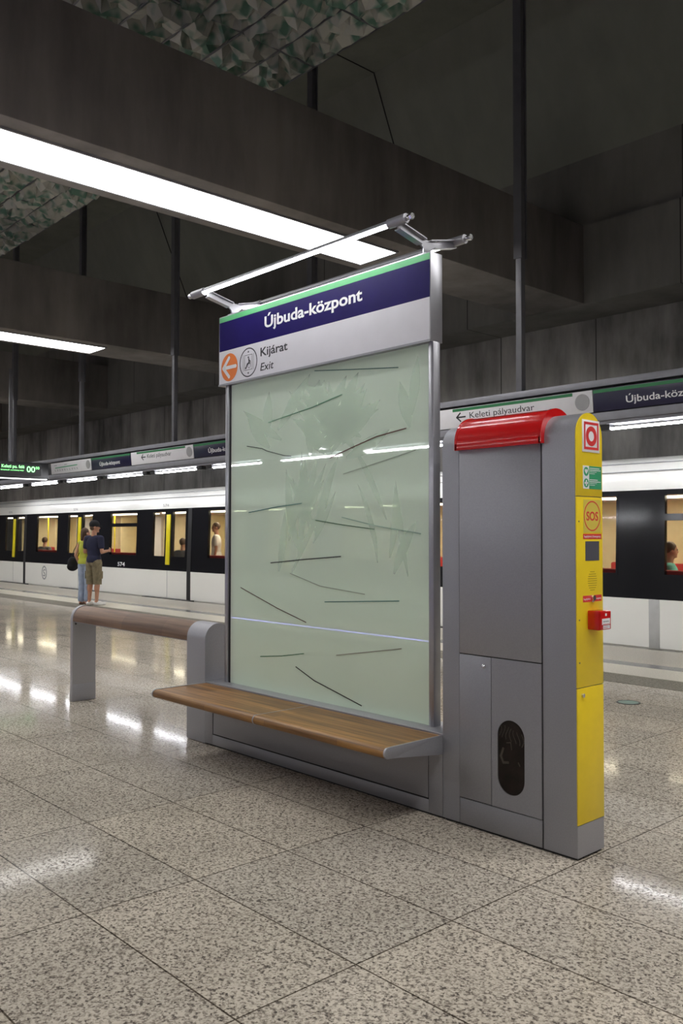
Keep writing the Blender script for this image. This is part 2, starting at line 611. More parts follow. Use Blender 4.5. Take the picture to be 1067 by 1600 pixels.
EDGE = 7.14
struct('floor', box(XL, XR, mir(4.53), 4.53, -0.25, 0.0), M['floor'])
for s, nm in ((1, 'far'), (-1, 'near')):
    f = (lambda y: y) if s == 1 else mir

    def yb(a, b):
        return (min(f(a), f(b)), max(f(a), f(b)))
    y0, y1 = yb(4.53, 5.07)
    bm = N()
    bx(bm, XL, XR, y0, y1, -0.25, -0.003)
    k = 0
    yy = y0 + 0.02
    while yy < y1 - 0.02:                      # ribs of the tactile strip
        bx(bm, XL, XR, yy, yy + 0.018, -0.003, 0.003)
        yy += 0.036
    struct('trim_tactile_' + nm, bm, M['tactile'])
    y0, y1 = yb(5.07, 5.68)
    struct('trim_pale_band_' + nm, box(XL, XR, y0, y1, -0.25, 0.0), M['floor_light'])
    y0, y1 = yb(5.68, 5.94 if s == 1 else 5.735)
    struct('trim_edge_strip_' + nm, box(XL, XR, y0, y1, -0.25, 0.0), M['led_off' if s == 1 else 'led_on'])
    y0, y1 = yb(5.94 if s == 1 else 5.735, EDGE)
    struct('floor_edge_' + nm, box(XL, XR, y0, y1, -0.25, 0.0), M['floor_edge'])
    y0, y1 = yb(EDGE - 0.3, 11.4)
    struct('floor_trackbed_' + nm, box(XL, XR, y0, y1, -1.4, -1.2), M['conc_wall'])
    y0, y1 = yb(EDGE - 0.3, EDGE - 0.05)
    struct('wall_under_platform_' + nm, box(XL, XR, y0, y1, -1.2, -0.25), M['conc_wall'])
    # lower wall behind the train, set back under a ledge; upper wall above it
    y0, y1 = yb(11.2, 11.7)
    struct('wall_' + nm + '_lower', box(XL, XR, y0, y1, -1.4, 5.6), M['conc_wall'])
    y0, y1 = yb(10.1, 11.7)
    struct('wall_' + nm + '_upper', box(XL, XR, y0, y1, 5.6, 7.0), M['conc_dark'])
    y0, y1 = yb(10.2, 11.7)
    struct('wall_' + nm + '_top', box(XL, XR, y0, y1, 7.0, 8.25), M['conc_dark'])
    # sloped lining between the wall top and the ceiling
    p = [(10.2, 8.25), (8.97, 11.0), (9.2, 11.2), (10.5, 8.3)]
    struct('ceiling_slope_' + nm, prism(N(), [(f(a), b) for a, b in p], 'X', XL, XR), M['ceil_slope'])
struct('ceiling', box(XL, XR, mir(9.2), 9.2, 11.0, 11.3), M['ceil'])
struct('wall_end_left', box(XL - 0.3, XL, mir(11.7), 11.7, -1.4, 11.3), M['conc_dark'])  # unseen end wall, added to close the hall and bounce light
struct('wall_end_right', box(XR, XR + 0.3, mir(11.7), 11.7, -1.4, 11.3), M['conc_dark'])  # likewise out of view, added for bounced light
# joints in the ceiling lining
for i, xj in enumerate((-10.41, -19.31, -28.2)):
    bm = N()
    bx(bm, xj - 0.008, xj + 0.008, 4.5, 8.97, 10.985, 11.0)
    prism(bm, [(8.97, 10.99), (10.19, 8.26), (10.175, 8.25), (8.955, 10.98)], 'X', xj - 0.008, xj + 0.008)
    struct('trim_%d' % (i + 1), bm, M['joint'])

BEAM_X = [19.83, 10.93, 2.03, -6.87, -15.72, -24.6, -33.5]  # leading pair out of view, added with lamps to light the end faces
lab = {-6.87: 'long white ceiling lamp under the nearest concrete beam, above the sign',
       -15.72: 'shorter looking white ceiling lamp under the second concrete beam',
       -24.6: 'white ceiling lamp under the third concrete beam, out past the left edge',
       -33.5: 'white ceiling lamp under the farthest concrete beam',
       2.03: 'white ceiling lamp under the beam overhead, lighting the floor in front',
       10.93: 'unseen white ceiling lamp under the first beam behind the viewer, added for light',
       19.83: 'unseen white ceiling lamp under the second beam behind the viewer, added for light'}
for bxm in BEAM_X:
    struct('beam', box(bxm - 0.63, bxm + 0.63, mir(10.1), 10.1, 5.6, 7.0, 0.015), M['conc_beam'])
    t = thing('beam_lamp', lab[bxm], 'ceiling lamp', (bxm, CY, 5.56), 'long lamps under the concrete beams')
    ya, yb_ = mir(5.55), 5.55
    bm = N()
    for x0, x1, y0, y1 in ((-0.40, -0.37, ya - 0.03, yb_ + 0.03), (0.37, 0.40, ya - 0.03, yb_ + 0.03), (-0.37, 0.37, ya - 0.03, ya), (-0.37, 0.37, yb_, yb_ + 0.03)):
        bx(bm, bxm + x0, bxm + x1, y0, y1, 5.575, 5.60)
    obj('frame', bm, M['alu'], t)
    obj('diffuser', box(bxm - 0.37, bxm + 0.37, ya, yb_, 5.58, 5.598), M['lamp_beam'], t)

# ------------------------------------------------------------------ crumpled panels hung above the beams
TX, TY, PZ = 1.25, 0.623, 8.0


def crumple_mesh(seed):
    rnd = random.Random(seed)
    pts = [Vector((x, y)) for x in (0.02, TX - 0.02) for y in (0.02, TY - 0.02)]
    hs = [0.0] * 4
    for k in range(1, 8):
        for y in (0.02, TY - 0.02):
            pts.append(Vector((0.02 + (TX - 0.04) * k / 8, y)))
            hs.append(rnd.uniform(-0.02, 0.02))
    for k in range(1, 4):
        for x in (0.02, TX - 0.02):
            pts.append(Vector((x, 0.02 + (TY - 0.04) * k / 4)))
            hs.append(rnd.uniform(-0.02, 0.02))
    while len(pts) < 74:
        p = Vector((rnd.uniform(0.05, TX - 0.05), rnd.uniform(0.05, TY - 0.05)))
        if all((p - q).length > 0.06 for q in pts):
            pts.append(p)
            hs.append(rnd.choice((-1, 1)) * rnd.uniform(0.04, 0.12))
    res = delaunay_2d_cdt(pts, [], [], 0, 1e-5)
    bm = N()
    vsx = []
    for co, orig in zip(res[0], res[3]):
        vsx.append(bm.verts.new((co.x, co.y, hs[orig[0]] if orig else 0)))
    for f in res[2]:
        bm.faces.new([vsx[i] for i in f])
    bmesh.ops.subdivide_edges(bm, edges=bm.edges[:], cuts=1, use_grid_fill=True)
    bmesh.ops.triangulate(bm, faces=bm.faces[:])
    ret = bmesh.ops.extrude_face_region(bm, geom=bm.faces[:])
    for g in ret['geom']:
        if isinstance(g, bmesh.types.BMVert):
            g.co.z += 0.012
    return bm


protos = []
for s in range(4):
    o = obj('crumpled_panel', crumple_mesh(11 + s), M['crumple'], None, smooth=0.25)
    protos.append(o)
used = set()


def sees(x, y, z):
    d = Vector((x, y, z)) - cam.matrix_world.translation
    w = d.dot(F_)
    if w < 0.1:
        return False
    px = 533.5 + 1366.273 * d.dot(R2) / w
    py = 800 - 1366.273 * d.dot(U2) / w
    return -60 < px < 1127 and -60 < py < 1660


rnd = random.Random(5)
for ix in range(13):
    for iy in range(8):
        x0 = -6.88 + TX * (2 - ix)
        y0 = 4.312 - TY * (iy + 1)
        if not any(sees(x0 + a * TX, y0 + b * TY, PZ) for a in (0, 1) for b in (0, 1)):
            continue
        first = x0 > -8.9
        if -10.0 < x0 + TX * 0.5 < -8.6:
            continue                       # wholly hidden by the beam
        k = rnd.randrange(4)
        if k not in used:
            o = protos[k]
            used.add(k)
        else:
            o = protos[k].copy()
            COL.objects.link(o)
        if rnd.random() < 0.5:
            o.location = (x0, y0, PZ)
            o.rotation_euler = (0, 0, 0)
        else:
            o.location = (x0 + TX, y0 + TY, PZ)
            o.rotation_euler = (0, 0, math.pi)
        if first:
            tag(o, 'crumpled grey green ceiling panel over the nearest beam, at the top of the photo', 'ceiling panel', 'crumpled ceiling panels over the nearest beam')
        else:
            tag(o, 'crumpled grey green ceiling panel beyond the nearest beam, below its long lamp', 'ceiling panel', 'crumpled ceiling panels beyond the nearest beam')
for k in range(4):
    if k not in used:
        bpy.data.objects.remove(protos[k])
t = thing('panel_grid', 'thin dark carrying grid and rods holding the crumpled ceiling panels', 'ceiling grid', (-13, 1.8, PZ))
bm = N()
for yy in [4.312 - TY * i for i in range(0, 9)]:
    bx(bm, -23.2, -2.9, yy - 0.012, yy + 0.012, PZ + 0.0, PZ + 0.05)
for xx in [-6.88 + TX * i for i in range(-13, 4)]:
    bx(bm, xx - 0.012, xx + 0.012, -0.75, 4.324, PZ + 0.0, PZ + 0.05)
obj('grid', bm, M['post'], t)
for xx in (-4.38, -8.13, -11.88, -15.63, -19.38):
    for yy in (4.312 - TY, 4.312 - 5 * TY):
        obj('hanger_rod', tube(N(), [(xx, yy, PZ + 0.05), (xx, yy, 11.0)], 0.008, 6), M['post'], t)

# ------------------------------------------------------------------ gantry along the platform edge
GY = 6.40
POLES = [(-5.02, 'grey hanging post behind the red topped emergency pillar, rising to the ceiling'),
         (-9.50, 'grey hanging post seen above and below the beam, behind the lit sign tubes'),
         (-14.05, 'grey hanging post just left of the glass panel and its sign'),
         (-18.45, 'grey hanging post over the line map sign, right of the departure board'),
         (-22.70, 'grey hanging post behind the departure board, at the left edge')]


def gantry(f, label):
    t = thing('sign_gantry', label, 'gantry', (-10, f(GY), 2.9))

    def b_(x0, x1, y0, y1, z0, z1):
        a, b = f(y0), f(y1)
        return box(x0, x1, min(a, b), max(a, b), z0, z1, 0.004)
    obj('top_fascia', b_(-30, 6, GY, GY + 0.35, 3.385, 3.47), M['gantry'], t)
    obj('recess', b_(-30, 6, GY + 0.06, GY + 0.33, 3.06, 3.385), M['dark'], t)
    obj('lower_fascia', b_(-30, 6, GY, GY + 0.35, 2.945, 3.05), M['gantry'], t)
    obj('lamp_tray', b_(-30, 6, GY + 0.03, GY + 0.30, 2.90, 2.945), M['gantry'], t)
    return t


def ident(y):
    return y


gantry(ident, 'long grey sign gantry hanging over the far platform edge above the train')
gantry(mir, 'matching grey sign gantry over the platform edge behind the viewer')


def tube_light(xc, f, label, group):
    t = thing('tube_light', label, 'tube light', (xc, f(GY + 0.12), 2.86), group)
    y = GY + 0.12
    obj('tube', tube(N(), [(xc - 0.84, f(y), 2.845), (xc + 0.84, f(y), 2.845)], 0.015, 10), M['lamp_gantry'], t)
    for s in (-1, 1):
        a, b = f(y - 0.05), f(y + 0.06)
        obj('holder', box(xc + s * 0.93 - 0.10, xc + s * 0.93 + 0.10, min(a, b), max(a, b), 2.825, 2.90, 0.004), M['dark'], t)
    return t


tl = ['white tube light under the gantry, right of the yellow pillar',
      'white tube light under the gantry, hidden behind the steel cabinet',
      'white tube light under the gantry, seen through the right part of the glass',
      'white tube light under the gantry, seen through the middle of the glass',
      'white tube light under the gantry, cut by the left post of the glass',
      'white tube light under the gantry, first fully clear one left of the glass',
      'white tube light under the gantry, below the small blue station sign',
      'white tube light under the gantry, below the line map sign',
      'white tube light under the gantry, right below the departure board',
      'white tube light under the gantry, leftmost at the photo edge']
xs_ = [-2.795, -5.02, -7.25, -9.47, -11.72, -13.95, -16.15, -18.35, -20.55, -22.8]
for x, la in zip(xs_, tl):
    tube_light(x, ident, la, 'tube lights under the far gantry')
for k in range(9):
    tube_light(-2.795 - 2.225 * k, mir, 'white tube light over the opposite platform edge, seen only mirrored in the glass', 'tube lights of the opposite gantry')

for x, la in POLES:
    t = thing('hanging_post', la, 'post', (x, GY + 0.12, 3.47), 'posts carrying the sign gantry')
    obj('post', box(x - 0.047, x + 0.047, GY + 0.073, GY + 0.167, 3.47, 11.0, 0.004), M['post'], t)
    for y0 in (GY + 0.053, GY + 0.167):
        obj('flange', box(x - 0.066, x + 0.066, y0, y0 + 0.02, 5.35, 11.0), M['post'], t)

SY = GY - 0.012


def lean(bm, piv=3.345):
    for v in bm.verts:
        v.co.y += (piv - v.co.z) * 0.10
    return bm


def sign_panel(x0, x1, name, label, kind, map_=False, arrow=None, title=None, blank=0.0, speaker=None, strip_from=None):
    t = thing(name, label, 'sign', ((x0 + x1) / 2, SY, 3.05), 'signs along the far gantry')
    blue = kind == 'blue'
    obj('panel', lean(box(x0, x1, SY - 0.02, SY, 3.062, 3.345, 0.002)), M['sign_navy' if blue else 'sign_white'], t)
    s0 = x0 if strip_from is None else strip_from
    s1 = x1 if speaker is None else speaker[0]
    if not map_:
        obj('green_stripe', lean(box(s0, s1, SY - 0.0225, SY - 0.019, 3.297, 3.338)), M['gantry_green'], t)
    if title:
        obj('lettering', lean(text_bm('Újbuda-központ', title[0], title[1], 3.135, 0.085, 'Y', SY - 0.0205, -1, 0.01)), M['white'], t)
    if arrow:
        a0, a1, t0, t1 = arrow
        bm = N()
        zc = 3.212
        strip(bm, [(a0, zc), (a1, zc)], 0.022, 'Y', SY - 0.0225, SY - 0.0195)
        strip(bm, [(a0 + 0.07, zc + 0.06), (a0, zc), (a0 + 0.07, zc - 0.06)], 0.022, 'Y', SY - 0.0225, SY - 0.0195)
        obj('arrow', lean(bm), M['black'], t)
        obj('lettering', lean(text_bm('Keleti pályaudvar', t0, t1, 3.182, 0.085, 'Y', SY - 0.0205, -1)), M['black'], t)
    if map_:
        bm = N()
        strip(bm, [(x0 + 0.25, 3.215), (x1 - 0.75, 3.235)], 0.022, 'Y', SY - 0.0225, SY - 0.0195)
        obj('line_diagram', lean(bm), M['green_print'], t)
        bm = N()
        rr = random.Random(3)
        for i in range(10):
            xx = x0 + 0.25 + i * (x1 - x0 - 1.0) / 9
            bx(bm, xx - 0.03, xx + 0.03, SY - 0.0225, SY - 0.0195, 3.13, 3.145)
            bx(bm, xx - 0.04, xx + rr.uniform(0.0, 0.05), SY - 0.0225, SY - 0.0195, 3.155, 3.17)
        bx(bm, x0 + 0.2, x0 + 0.36, SY - 0.0225, SY - 0.0195, 3.27, 3.285)
        bx(bm, x0 + 0.8, x0 + 0.95, SY - 0.0225, SY - 0.0195, 3.27, 3.285)
        obj('stop_names', lean(bm), M['grey_print'], t)
    if speaker:
        sx = (speaker[0] + speaker[1]) / 2
        bm = prism(N(), circ(sx, 3.205, 0.105, 32), 'Y', SY - 0.026, SY - 0.019)
        obj('speaker_grille', lean(bm), M['grey_print'], t)
    return t


sign_panel(-3.80, -1.60, 'station_name_sign', 'large navy station name sign on the gantry, right edge behind the yellow pillar', 'blue', title=(-3.345, -2.30))
sign_panel(-6.41, -3.81, 'direction_sign', 'white direction sign with left arrow above the red pillar cap', 'white', arrow=(-6.06, -5.90, -5.82, -4.70), speaker=(-4.10, -3.82), strip_from=-6.13)
sign_panel(-8.72, -6.43, 'station_name_sign', 'navy station name sign on the gantry, behind the right part of the glass', 'blue', title=(-8.2, -7.15))
sign_panel(-11.10, -8.74, 'line_map_sign', 'white line map sign on the gantry, behind the middle of the glass', 'white', map_=True)
sign_panel(-13.08, -11.12, 'station_name_sign', 'navy station name sign cut by the left post of the glass', 'blue', title=(-12.55, -11.5))
sign_panel(-15.67, -13.10, 'direction_sign', 'white direction sign with left arrow between two navy signs, left of glass', 'white', arrow=(-15.2, -15.03, -14.95, -13.95), speaker=(-13.39, -13.10), strip_from=-15.4)
sign_panel(-17.62, -15.69, 'station_name_sign', 'small navy station name sign beside the white line map, far left', 'blue', title=(-17.2, -16.2))
sign_panel(-19.90, -17.64, 'line_map_sign', 'white line map sign with green line, just right of departure board', 'white', map_=True, speaker=(-17.92, -17.66))

# departure board, hung across the platform, facing down the hall
BX = -19.2
t = thing('departure_board', 'black departure board with green lettering hanging at the left edge', 'display board', (BX, 5.2, 2.88))
obj('case', box(BX - 0.14, BX, 4.25, 6.0, 2.885, 3.29, 0.008), M['dark'], t)
d = obj('display', box(BX, BX + 0.004, 4.6, 5.80, 2.95, 3.24), M['dark'], t)
obj('lettering', text_bm('Keleti pu. felé', 4.80, 5.37, 3.135, 0.075, 'X', BX + 0.005, 1, 0.012), M['led_text'], t)
obj('lettering', text_bm('következő szerelvény indul', 4.78, 5.35, 3.065, 0.032, 'X', BX + 0.005, 1), M['led_text'], t)
obj('minutes', text_bm('00', 5.43, 5.645, 3.045, 0.145, 'X', BX + 0.005, 1, 0.012), M['led_text'], t)
obj('seconds', text_bm('00', 5.66, 5.755, 3.125, 0.065, 'X', BX + 0.005, 1), M['led_text'], t)
obj('bottom_lamp', box(BX - 0.12, BX - 0.005, 4.3, 5.96, 2.868, 2.884), M['white_lamp'], t)
obj('hanger', box(BX - 0.10, BX - 0.04, 5.0, 5.06, 3.29, 5.6), M['post'], t)

# ------------------------------------------------------------------ the train
TYF = 7.27
tr = thing('metro_train', 'white metro train with black window band standing at the far platform', 'train', (-14, 8.5, 0))
TX0, TX1 = -30.0, 2.0
WZ0, WZ1 = 0.975, 2.02
doors = [-24.53, -20.10, -15.54, -11.10, -6.60, -0.6]
wins = [(-27.4, -26.0), (-22.90, -21.49), (-18.38, -17.02), (-13.90, -12.5), (-9.55, -8.15), (-5.40, -4.02), (-3.32, -1.95)]
holes = [(a, b) for a, b in wins]
for dx in doors:
    holes += [(dx - 0.72, dx - 0.17), (dx + 0.17, dx + 0.72)]
holes.sort()
# black band with openings
bm = N()
bx(bm, TX0, TX1, TYF, TYF + 0.06, 0.645, WZ0)
bx(bm, TX0, TX1, TYF, TYF + 0.06, WZ1, 2.09)
xc = TX0
for a, b in holes:
    bx(bm, xc, a, TYF, TYF + 0.06, WZ0, WZ1)
    xc = b
bx(bm, xc, TX1, TYF, TYF + 0.06, WZ0, WZ1)
obj('window_band', bm, M['train_black'], tr)
bm = box(TX0, TX1, TYF - 0.006, TYF + 0.06, 0.012, 0.645)
bx(bm, TX0, TX1, TYF + 0.02, TYF + 0.06, -0.9, 0.012)
obj('lower_panel', bm, M['train_white'], tr)
prof = [(7.264, 2.09), (7.272, 2.2), (7.30, 2.32), (7.36, 2.42), (7.45, 2.49), (7.6, 2.55), (8.6, 2.60), (9.4, 2.55), (9.75, 2.4), (9.85, 2.09), (9.80, 2.09), (7.32, 2.09)]
obj('roof', prism(N(), prof, 'X', TX0, TX1), M['train_white'], tr)
bm = N()
tube(bm, [(TX0, 7.292, 2.345), (TX1, 7.292, 2.345)], 0.006, 6)
tube(bm, [(TX0, 7.395, 2.462), (TX1, 7.395, 2.462)], 0.007, 6)
obj('roof_seam', bm, M['grey_print'], tr)
obj('floor_pan', box(TX0, TX1, TYF + 0.06, 9.85, -0.9, 0.05), M['train_floor'], tr)
obj('back_wall', box(TX0, TX1, 9.78, 9.85, 0.05, 2.09), M['train_cream'], tr)
obj('inner_ceiling', box(TX0, TX1, TYF + 0.06, 9.78, 2.05, 2.085), M['sign_white'], tr)
for k in range(8):
    x = -28 + 4 * k
    obj('inner_lamp', box(x - 1.6, x + 1.6, 8.35, 8.75, 2.035, 2.049), M['lamp_train'], tr)
for a, b in wins:
    p = obj('window', box(a, b, TYF + 0.02, TYF + 0.03, WZ0, WZ1), M['pane'], tr)
    bm = N()
    for x0, x1, z0, z1 in ((a - 0.03, a, WZ0 - 0.03, WZ1 + 0.03), (b, b + 0.03, WZ0 - 0.03, WZ1 + 0.03), (a, b, WZ0 - 0.03, WZ0), (a, b, WZ1, WZ1 + 0.03)):
        bx(bm, x0, x1, TYF - 0.004, TYF + 0.01, z0, z1)
    if abs(a + 18.38) < 0.01 or abs(a + 3.32) < 0.01:
        bx(bm, a, b, TYF - 0.004, TYF + 0.02, 1.68, 1.77)
    obj('frame', bm, M['train_black'], p)
    # seat bench under each window, red backs
    obj('seat', box(a - 0.1, b + 0.1, 9.25, 9.78, 0.05, 0.48, 0.03), M['train_red'], tr)
    obj('seat_back', box(a - 0.1, b + 0.1, 9.66, 9.78, 0.5, 1.04, 0.03), M['train_red'], tr)
    obj('seat', box(a - 0.1, b + 0.1, 7.36, 7.9, 0.05, 0.48, 0.03), M['train_red'], tr)
    obj('seat_back', box(a - 0.1, b + 0.1, 7.36, 7.46, 0.5, 1.03, 0.03), M['train_red'], tr)
    obj('partition', box(b + 0.12, b + 0.16, 9.2, 9.78, 0.05, 2.0, 0.01), M['train_cream'], tr)
for dx in doors:
    dr = obj('door', box(dx - 0.78, dx + 0.78, TYF - 0.010, TYF - 0.004, 0.03, 0.645), M['train_white'], tr)
    for s in (-1, 1):
        a, b = (dx - 0.72, dx - 0.17) if s < 0 else (dx + 0.17, dx + 0.72)
        obj('window', box(a, b, TYF + 0.02, TYF + 0.03, WZ0, WZ1), M['pane'], dr)
    obj('edge_bar', box(dx - 0.085, dx + 0.085, TYF - 0.022, TYF, 0.78, 1.955, 0.008), M['bar_yellow'], dr)
    obj('gap_line', box(dx - 0.008, dx + 0.008, TYF - 0.012, TYF - 0.0095, 0.03, 0.645), M['grey_print'], dr)
    obj('doorstep', box(dx - 1.0, dx + 1.1, TYF - 0.10, TYF + 0.02, -0.03, 0.008), M['dark'], dr)
    obj('inner_pole', tube(N(), [(dx - 0.5, 8.6, 0.05), (dx - 0.5, 8.6, 2.05)], 0.018, 8), M['bar_yellow'], tr)
    obj('inner_panel', box(dx - 0.78, dx + 0.2, 9.70, 9.78, 0.05, 2.0), M['sign_white'], tr)
for xj in (-23.69, -14.63, -5.75):
    bm = box(xj - 0.075, xj + 0.075, TYF - 0.012, TYF + 0.03, 0.0, 0.645)
    bx(bm, xj - 0.075, xj + 0.075, TYF - 0.012, TYF + 0.03, 0.645, 2.09)
    obj('joint', bm, M['dark'], tr)
obj('seam_strip', box(-3.535, -3.385, TYF - 0.010, TYF, 0.0, 0.645, 0.002), M['seam_grey'], tr)
# emblems
bm = N()
n = 40
o_ = circ(-22.27, 0.375, 0.17, n, 0.2)
i_ = circ(-22.27, 0.375, 0.13, n, 0.16)
band(bm, i_, o_, 'Y', TYF - 0.010, TYF - 0.005)
strip(bm, [(-22.20, 0.45), (-22.26, 0.47), (-22.33, 0.43), (-22.30, 0.38), (-22.24, 0.36), (-22.21, 0.31), (-22.27, 0.28), (-22.34, 0.30)], 0.03, 'Y', TYF - 0.010, TYF - 0.005)
obj('oval_emblem', bm, M['grey_print'], tr)
obj('number', text_bm('574', -17.93, -17.56, 0.69, 0.10, 'Y', TYF - 0.001, -1, 0.02), M['white'], tr)
for dx in (-15.5, -20.2, -24.7):
    obj('roof_number', text_bm('574', dx - 0.3, dx - 0.05, 2.14, 0.06, 'Y', TYF - 0.008, -1), M['grey_print'], tr)

for o in list(bpy.data.objects):                 # the sides lean inward above the sill line
    p = o.parent
    if o.type == 'MESH' and (p == tr or (p and p.parent == tr)):
        for v in o.data.vertices:
            if v.co.y < 8.3:
                v.co.y += 0.03 * min(max(v.co.z - 0.645, 0), 1.445)

# ------------------------------------------------------------------ the kiosk: end pillar with cabinet
W = 0.2245
ZS = 1.958


def arch(y0, y1, z0, zs, n=20):
    r = (y1 - y0) / 2
    return [(y0, z0), (y1, z0)] + [((y0 + y1) / 2 + r * math.cos(math.pi * k / n), zs + r * math.sin(math.pi * k / n)) for k in range(n + 1)]


pil = thing('emergency_pillar', 'grey steel emergency pillar with red cap and yellow end face', 'emergency pillar', (-0.4, CY, 0))
obj('plinth', box(-0.80, -0.012, 0.012, W - 0.012, 0.0, 0.012), M['dark'], pil)
# three body segments separated by fine grooves
obj('end_segment', prism(N(), arch(0, W, 0.012, ZS), 'X', -0.184, -0.003, 0.002), M['steel'], pil)
obj('middle_segment', prism(N(), arch(0.006, W - 0.006, 0.012, ZS), 'X', -0.696, -0.188, 0.0), M['steel'], pil)
obj('side_segment', prism(N(), arch(0, W, 0.012, ZS), 'X', -0.8097, -0.697, 0.002), M['steel'], pil)
obj('front_panel', box(-0.693, -0.191, -0.004, 0.006, 0.884, 1.94, 0.002), M['steel'], pil)
obj('bottom_panel', box(-0.693, -0.191, -0.001, 0.006, 0.012, 0.140, 0.001), M['steel'], pil)
obj('gap_shade', box(-0.1935, -0.184, 0.0045, 0.0062, 0.012, 1.93), M['joint'], pil)  # near-black strip standing in for shade down the seam
obj('gap_shade', box(-0.6955, -0.1935, 0.0053, 0.0062, 0.141, 0.884), M['joint'], pil)  # dark backing plate, colours the door gaps as if in shade
dl = obj('narrow_door', box(-0.693, -0.4895, -0.004, 0.006, 0.146, 0.879, 0.002), M['steel'], pil)
bm = N()
tube(bm, [(-0.532, -0.004, 0.831), (-0.532, -0.012, 0.831)], 0.011, 16)
tube(bm, [(-0.532, -0.012, 0.831), (-0.532, -0.017, 0.831)], 0.011, 16, 0.006)
obj('knob', bm, M['chrome'], dl)
# wide door with an upright oval opening
bm = N()
cx_, r_ = -0.3695, 0.081
zt_, zb_ = 0.584 - 0.081, 0.22 + 0.081
slot = circ(cx_, zt_, r_, 20, None, 0, math.pi) + circ(cx_, zb_, r_, 20, None, math.pi, 2 * math.pi)
rect = []
x0, x1, z0, z1 = -0.4855, -0.191, 0.146, 0.879
for u, v in slot:
    d = Vector((u - cx_, v - 0.402))
    tx = (x1 - cx_) / d.x if d.x > 1e-9 else (x0 - cx_) / d.x if d.x < -1e-9 else 1e9
    tz = (z1 - 0.402) / d.y if d.y > 1e-9 else (z0 - 0.402) / d.y if d.y < -1e-9 else 1e9
    k = min(tx, tz)
    rect.append((cx_ + d.x * k, 0.402 + d.y * k))


def add_corners(sl, rc):
    S, Rr = [], []
    n_ = len(sl)
    for i in range(n_):
        S.append(sl[i])
        Rr.append(rc[i])
        a, b = rc[i], rc[(i + 1) % n_]
        if abs(a[0] - b[0]) > 1e-6 and abs(a[1] - b[1]) > 1e-6:
            c = (x1 if max(a[0], b[0]) > x1 - 1e-6 else x0, z1 if max(a[1], b[1]) > z1 - 1e-6 else z0)
            s_ = sl[i], sl[(i + 1) % n_]
            S.append(((s_[0][0] + s_[1][0]) / 2, (s_[0][1] + s_[1][1]) / 2))
            Rr.append(c)
    return S, Rr


S_, Q_ = add_corners(slot, rect)
n_ = len(S_)
rings = []
for y in (-0.004, 0.0055):
    rings.append(([bm.verts.new((u, y, v)) for u, v in S_], [bm.verts.new((u, y, v)) for u, v in Q_]))
for i in range(n_):
    j = (i + 1) % n_
    for (s_, q_) in rings:
        bm.faces.new((s_[i], s_[j], q_[j], q_[i]))
    bm.faces.new((rings[0][0][i], rings[0][0][j], rings[1][0][j], rings[1][0][i]))
    bm.faces.new((rings[0][1][i], rings[0][1][j], rings[1][1][j], rings[1][1][i]))
dw = obj('slot_door', bm, M['steel'], pil)
obj('window', prism(N(), [(u, v) for u, v in S_], 'Y', 0.0000, 0.0015), M['slot'], dw)
obj('slot_back', prism(N(), [(u, v) for u, v in S_], 'Y', 0.0050, 0.0056), M['trash'], dw)
bm = N()
rb = random.Random(2)
for i in range(7):
    zc = 0.53 - i * 0.012
    pts = [(-0.44 + 0.022 * i + 0.01 * math.sin(k * 0.7 + i), 0.56 - k * 0.012 - 0.006 * i) for k in range(6)]
    strip(bm, pts, 0.004, 'Y', 0.0030, 0.0048)
strip(bm, [(-0.42, 0.44), (-0.435, 0.40), (-0.42, 0.37), (-0.39, 0.375)], 0.012, 'Y', 0.003, 0.0048)
strip(bm, [(-0.40, 0.47), (-0.375, 0.475), (-0.37, 0.44)], 0.005, 'Y', 0.003, 0.0048)
strip(bm, [(-0.33, 0.385), (-0.322, 0.37)], 0.006, 'Y', 0.003, 0.0048)
obj('bag_fold', bm, mat('bag crease', (0.36, 0.34, 0.29), 0.4, var=0.3), dw)

# red cap wrapping the top of the middle segment
bm = N()
out = arch(-0.026, W + 0.026, 1.932, 1.968, 28)
inn = arch(-0.004, W + 0.004, 1.932, 1.962, 28)
band(bm, inn[1:] + inn[:1], out[1:] + out[:1], 'X', -0.702, -0.172, False)
cap_ = obj('red_cap', bm, M['red'], pil, smooth=0.5)
obj('lower_lip', box(-0.703, -0.171, -0.0285, -0.020, 1.930, 1.966, 0.003), M['red'], cap_)
for xe in (-0.702, -0.184):
    bm = N()
    o2 = arch(-0.0285, W + 0.0285, 1.932, 1.969, 28)
    i2 = arch(0.0, W, 1.932, ZS, 28)
    band(bm, i2[1:] + i2[:1], o2[1:] + o2[:1], 'X', xe - 0.0015, xe + 0.0135, False)
    obj('end_rim', bm, M['red'], cap_)

# yellow end face, in three plates
yt = obj('yellow_plate', prism(N(), arch(0.001, W - 0.001, 1.676, ZS), 'X', -0.003, 0.003, 0.0006), M['yellow'], pil)
ym = obj('yellow_plate', box(-0.003, 0.003, 0.001, W - 0.001, 0.789, 1.672, 0.0006), M['yellow'], pil)
yl = obj('yellow_door', box(-0.003, 0.003, 0.001, W - 0.001, 0.161, 0.785, 0.0006), M['yellow'], pil)
obj('base_plate', box(-0.003, 0.001, 0.001, W - 0.001, 0.012, 0.158), M['steel_light'], pil)
obj('knob', tube(N(), [(0.003, 0.042, 0.752), (0.012, 0.042, 0.752)], 0.010, 16), M['chrome'], yl)
for z in (1.557, 1.10, 0.903):
    obj('screw', tube(N(), [(0.003, 0.020, z), (0.0045, 0.020, z)], 0.004, 10), M['post'], ym)
XF = 0.003
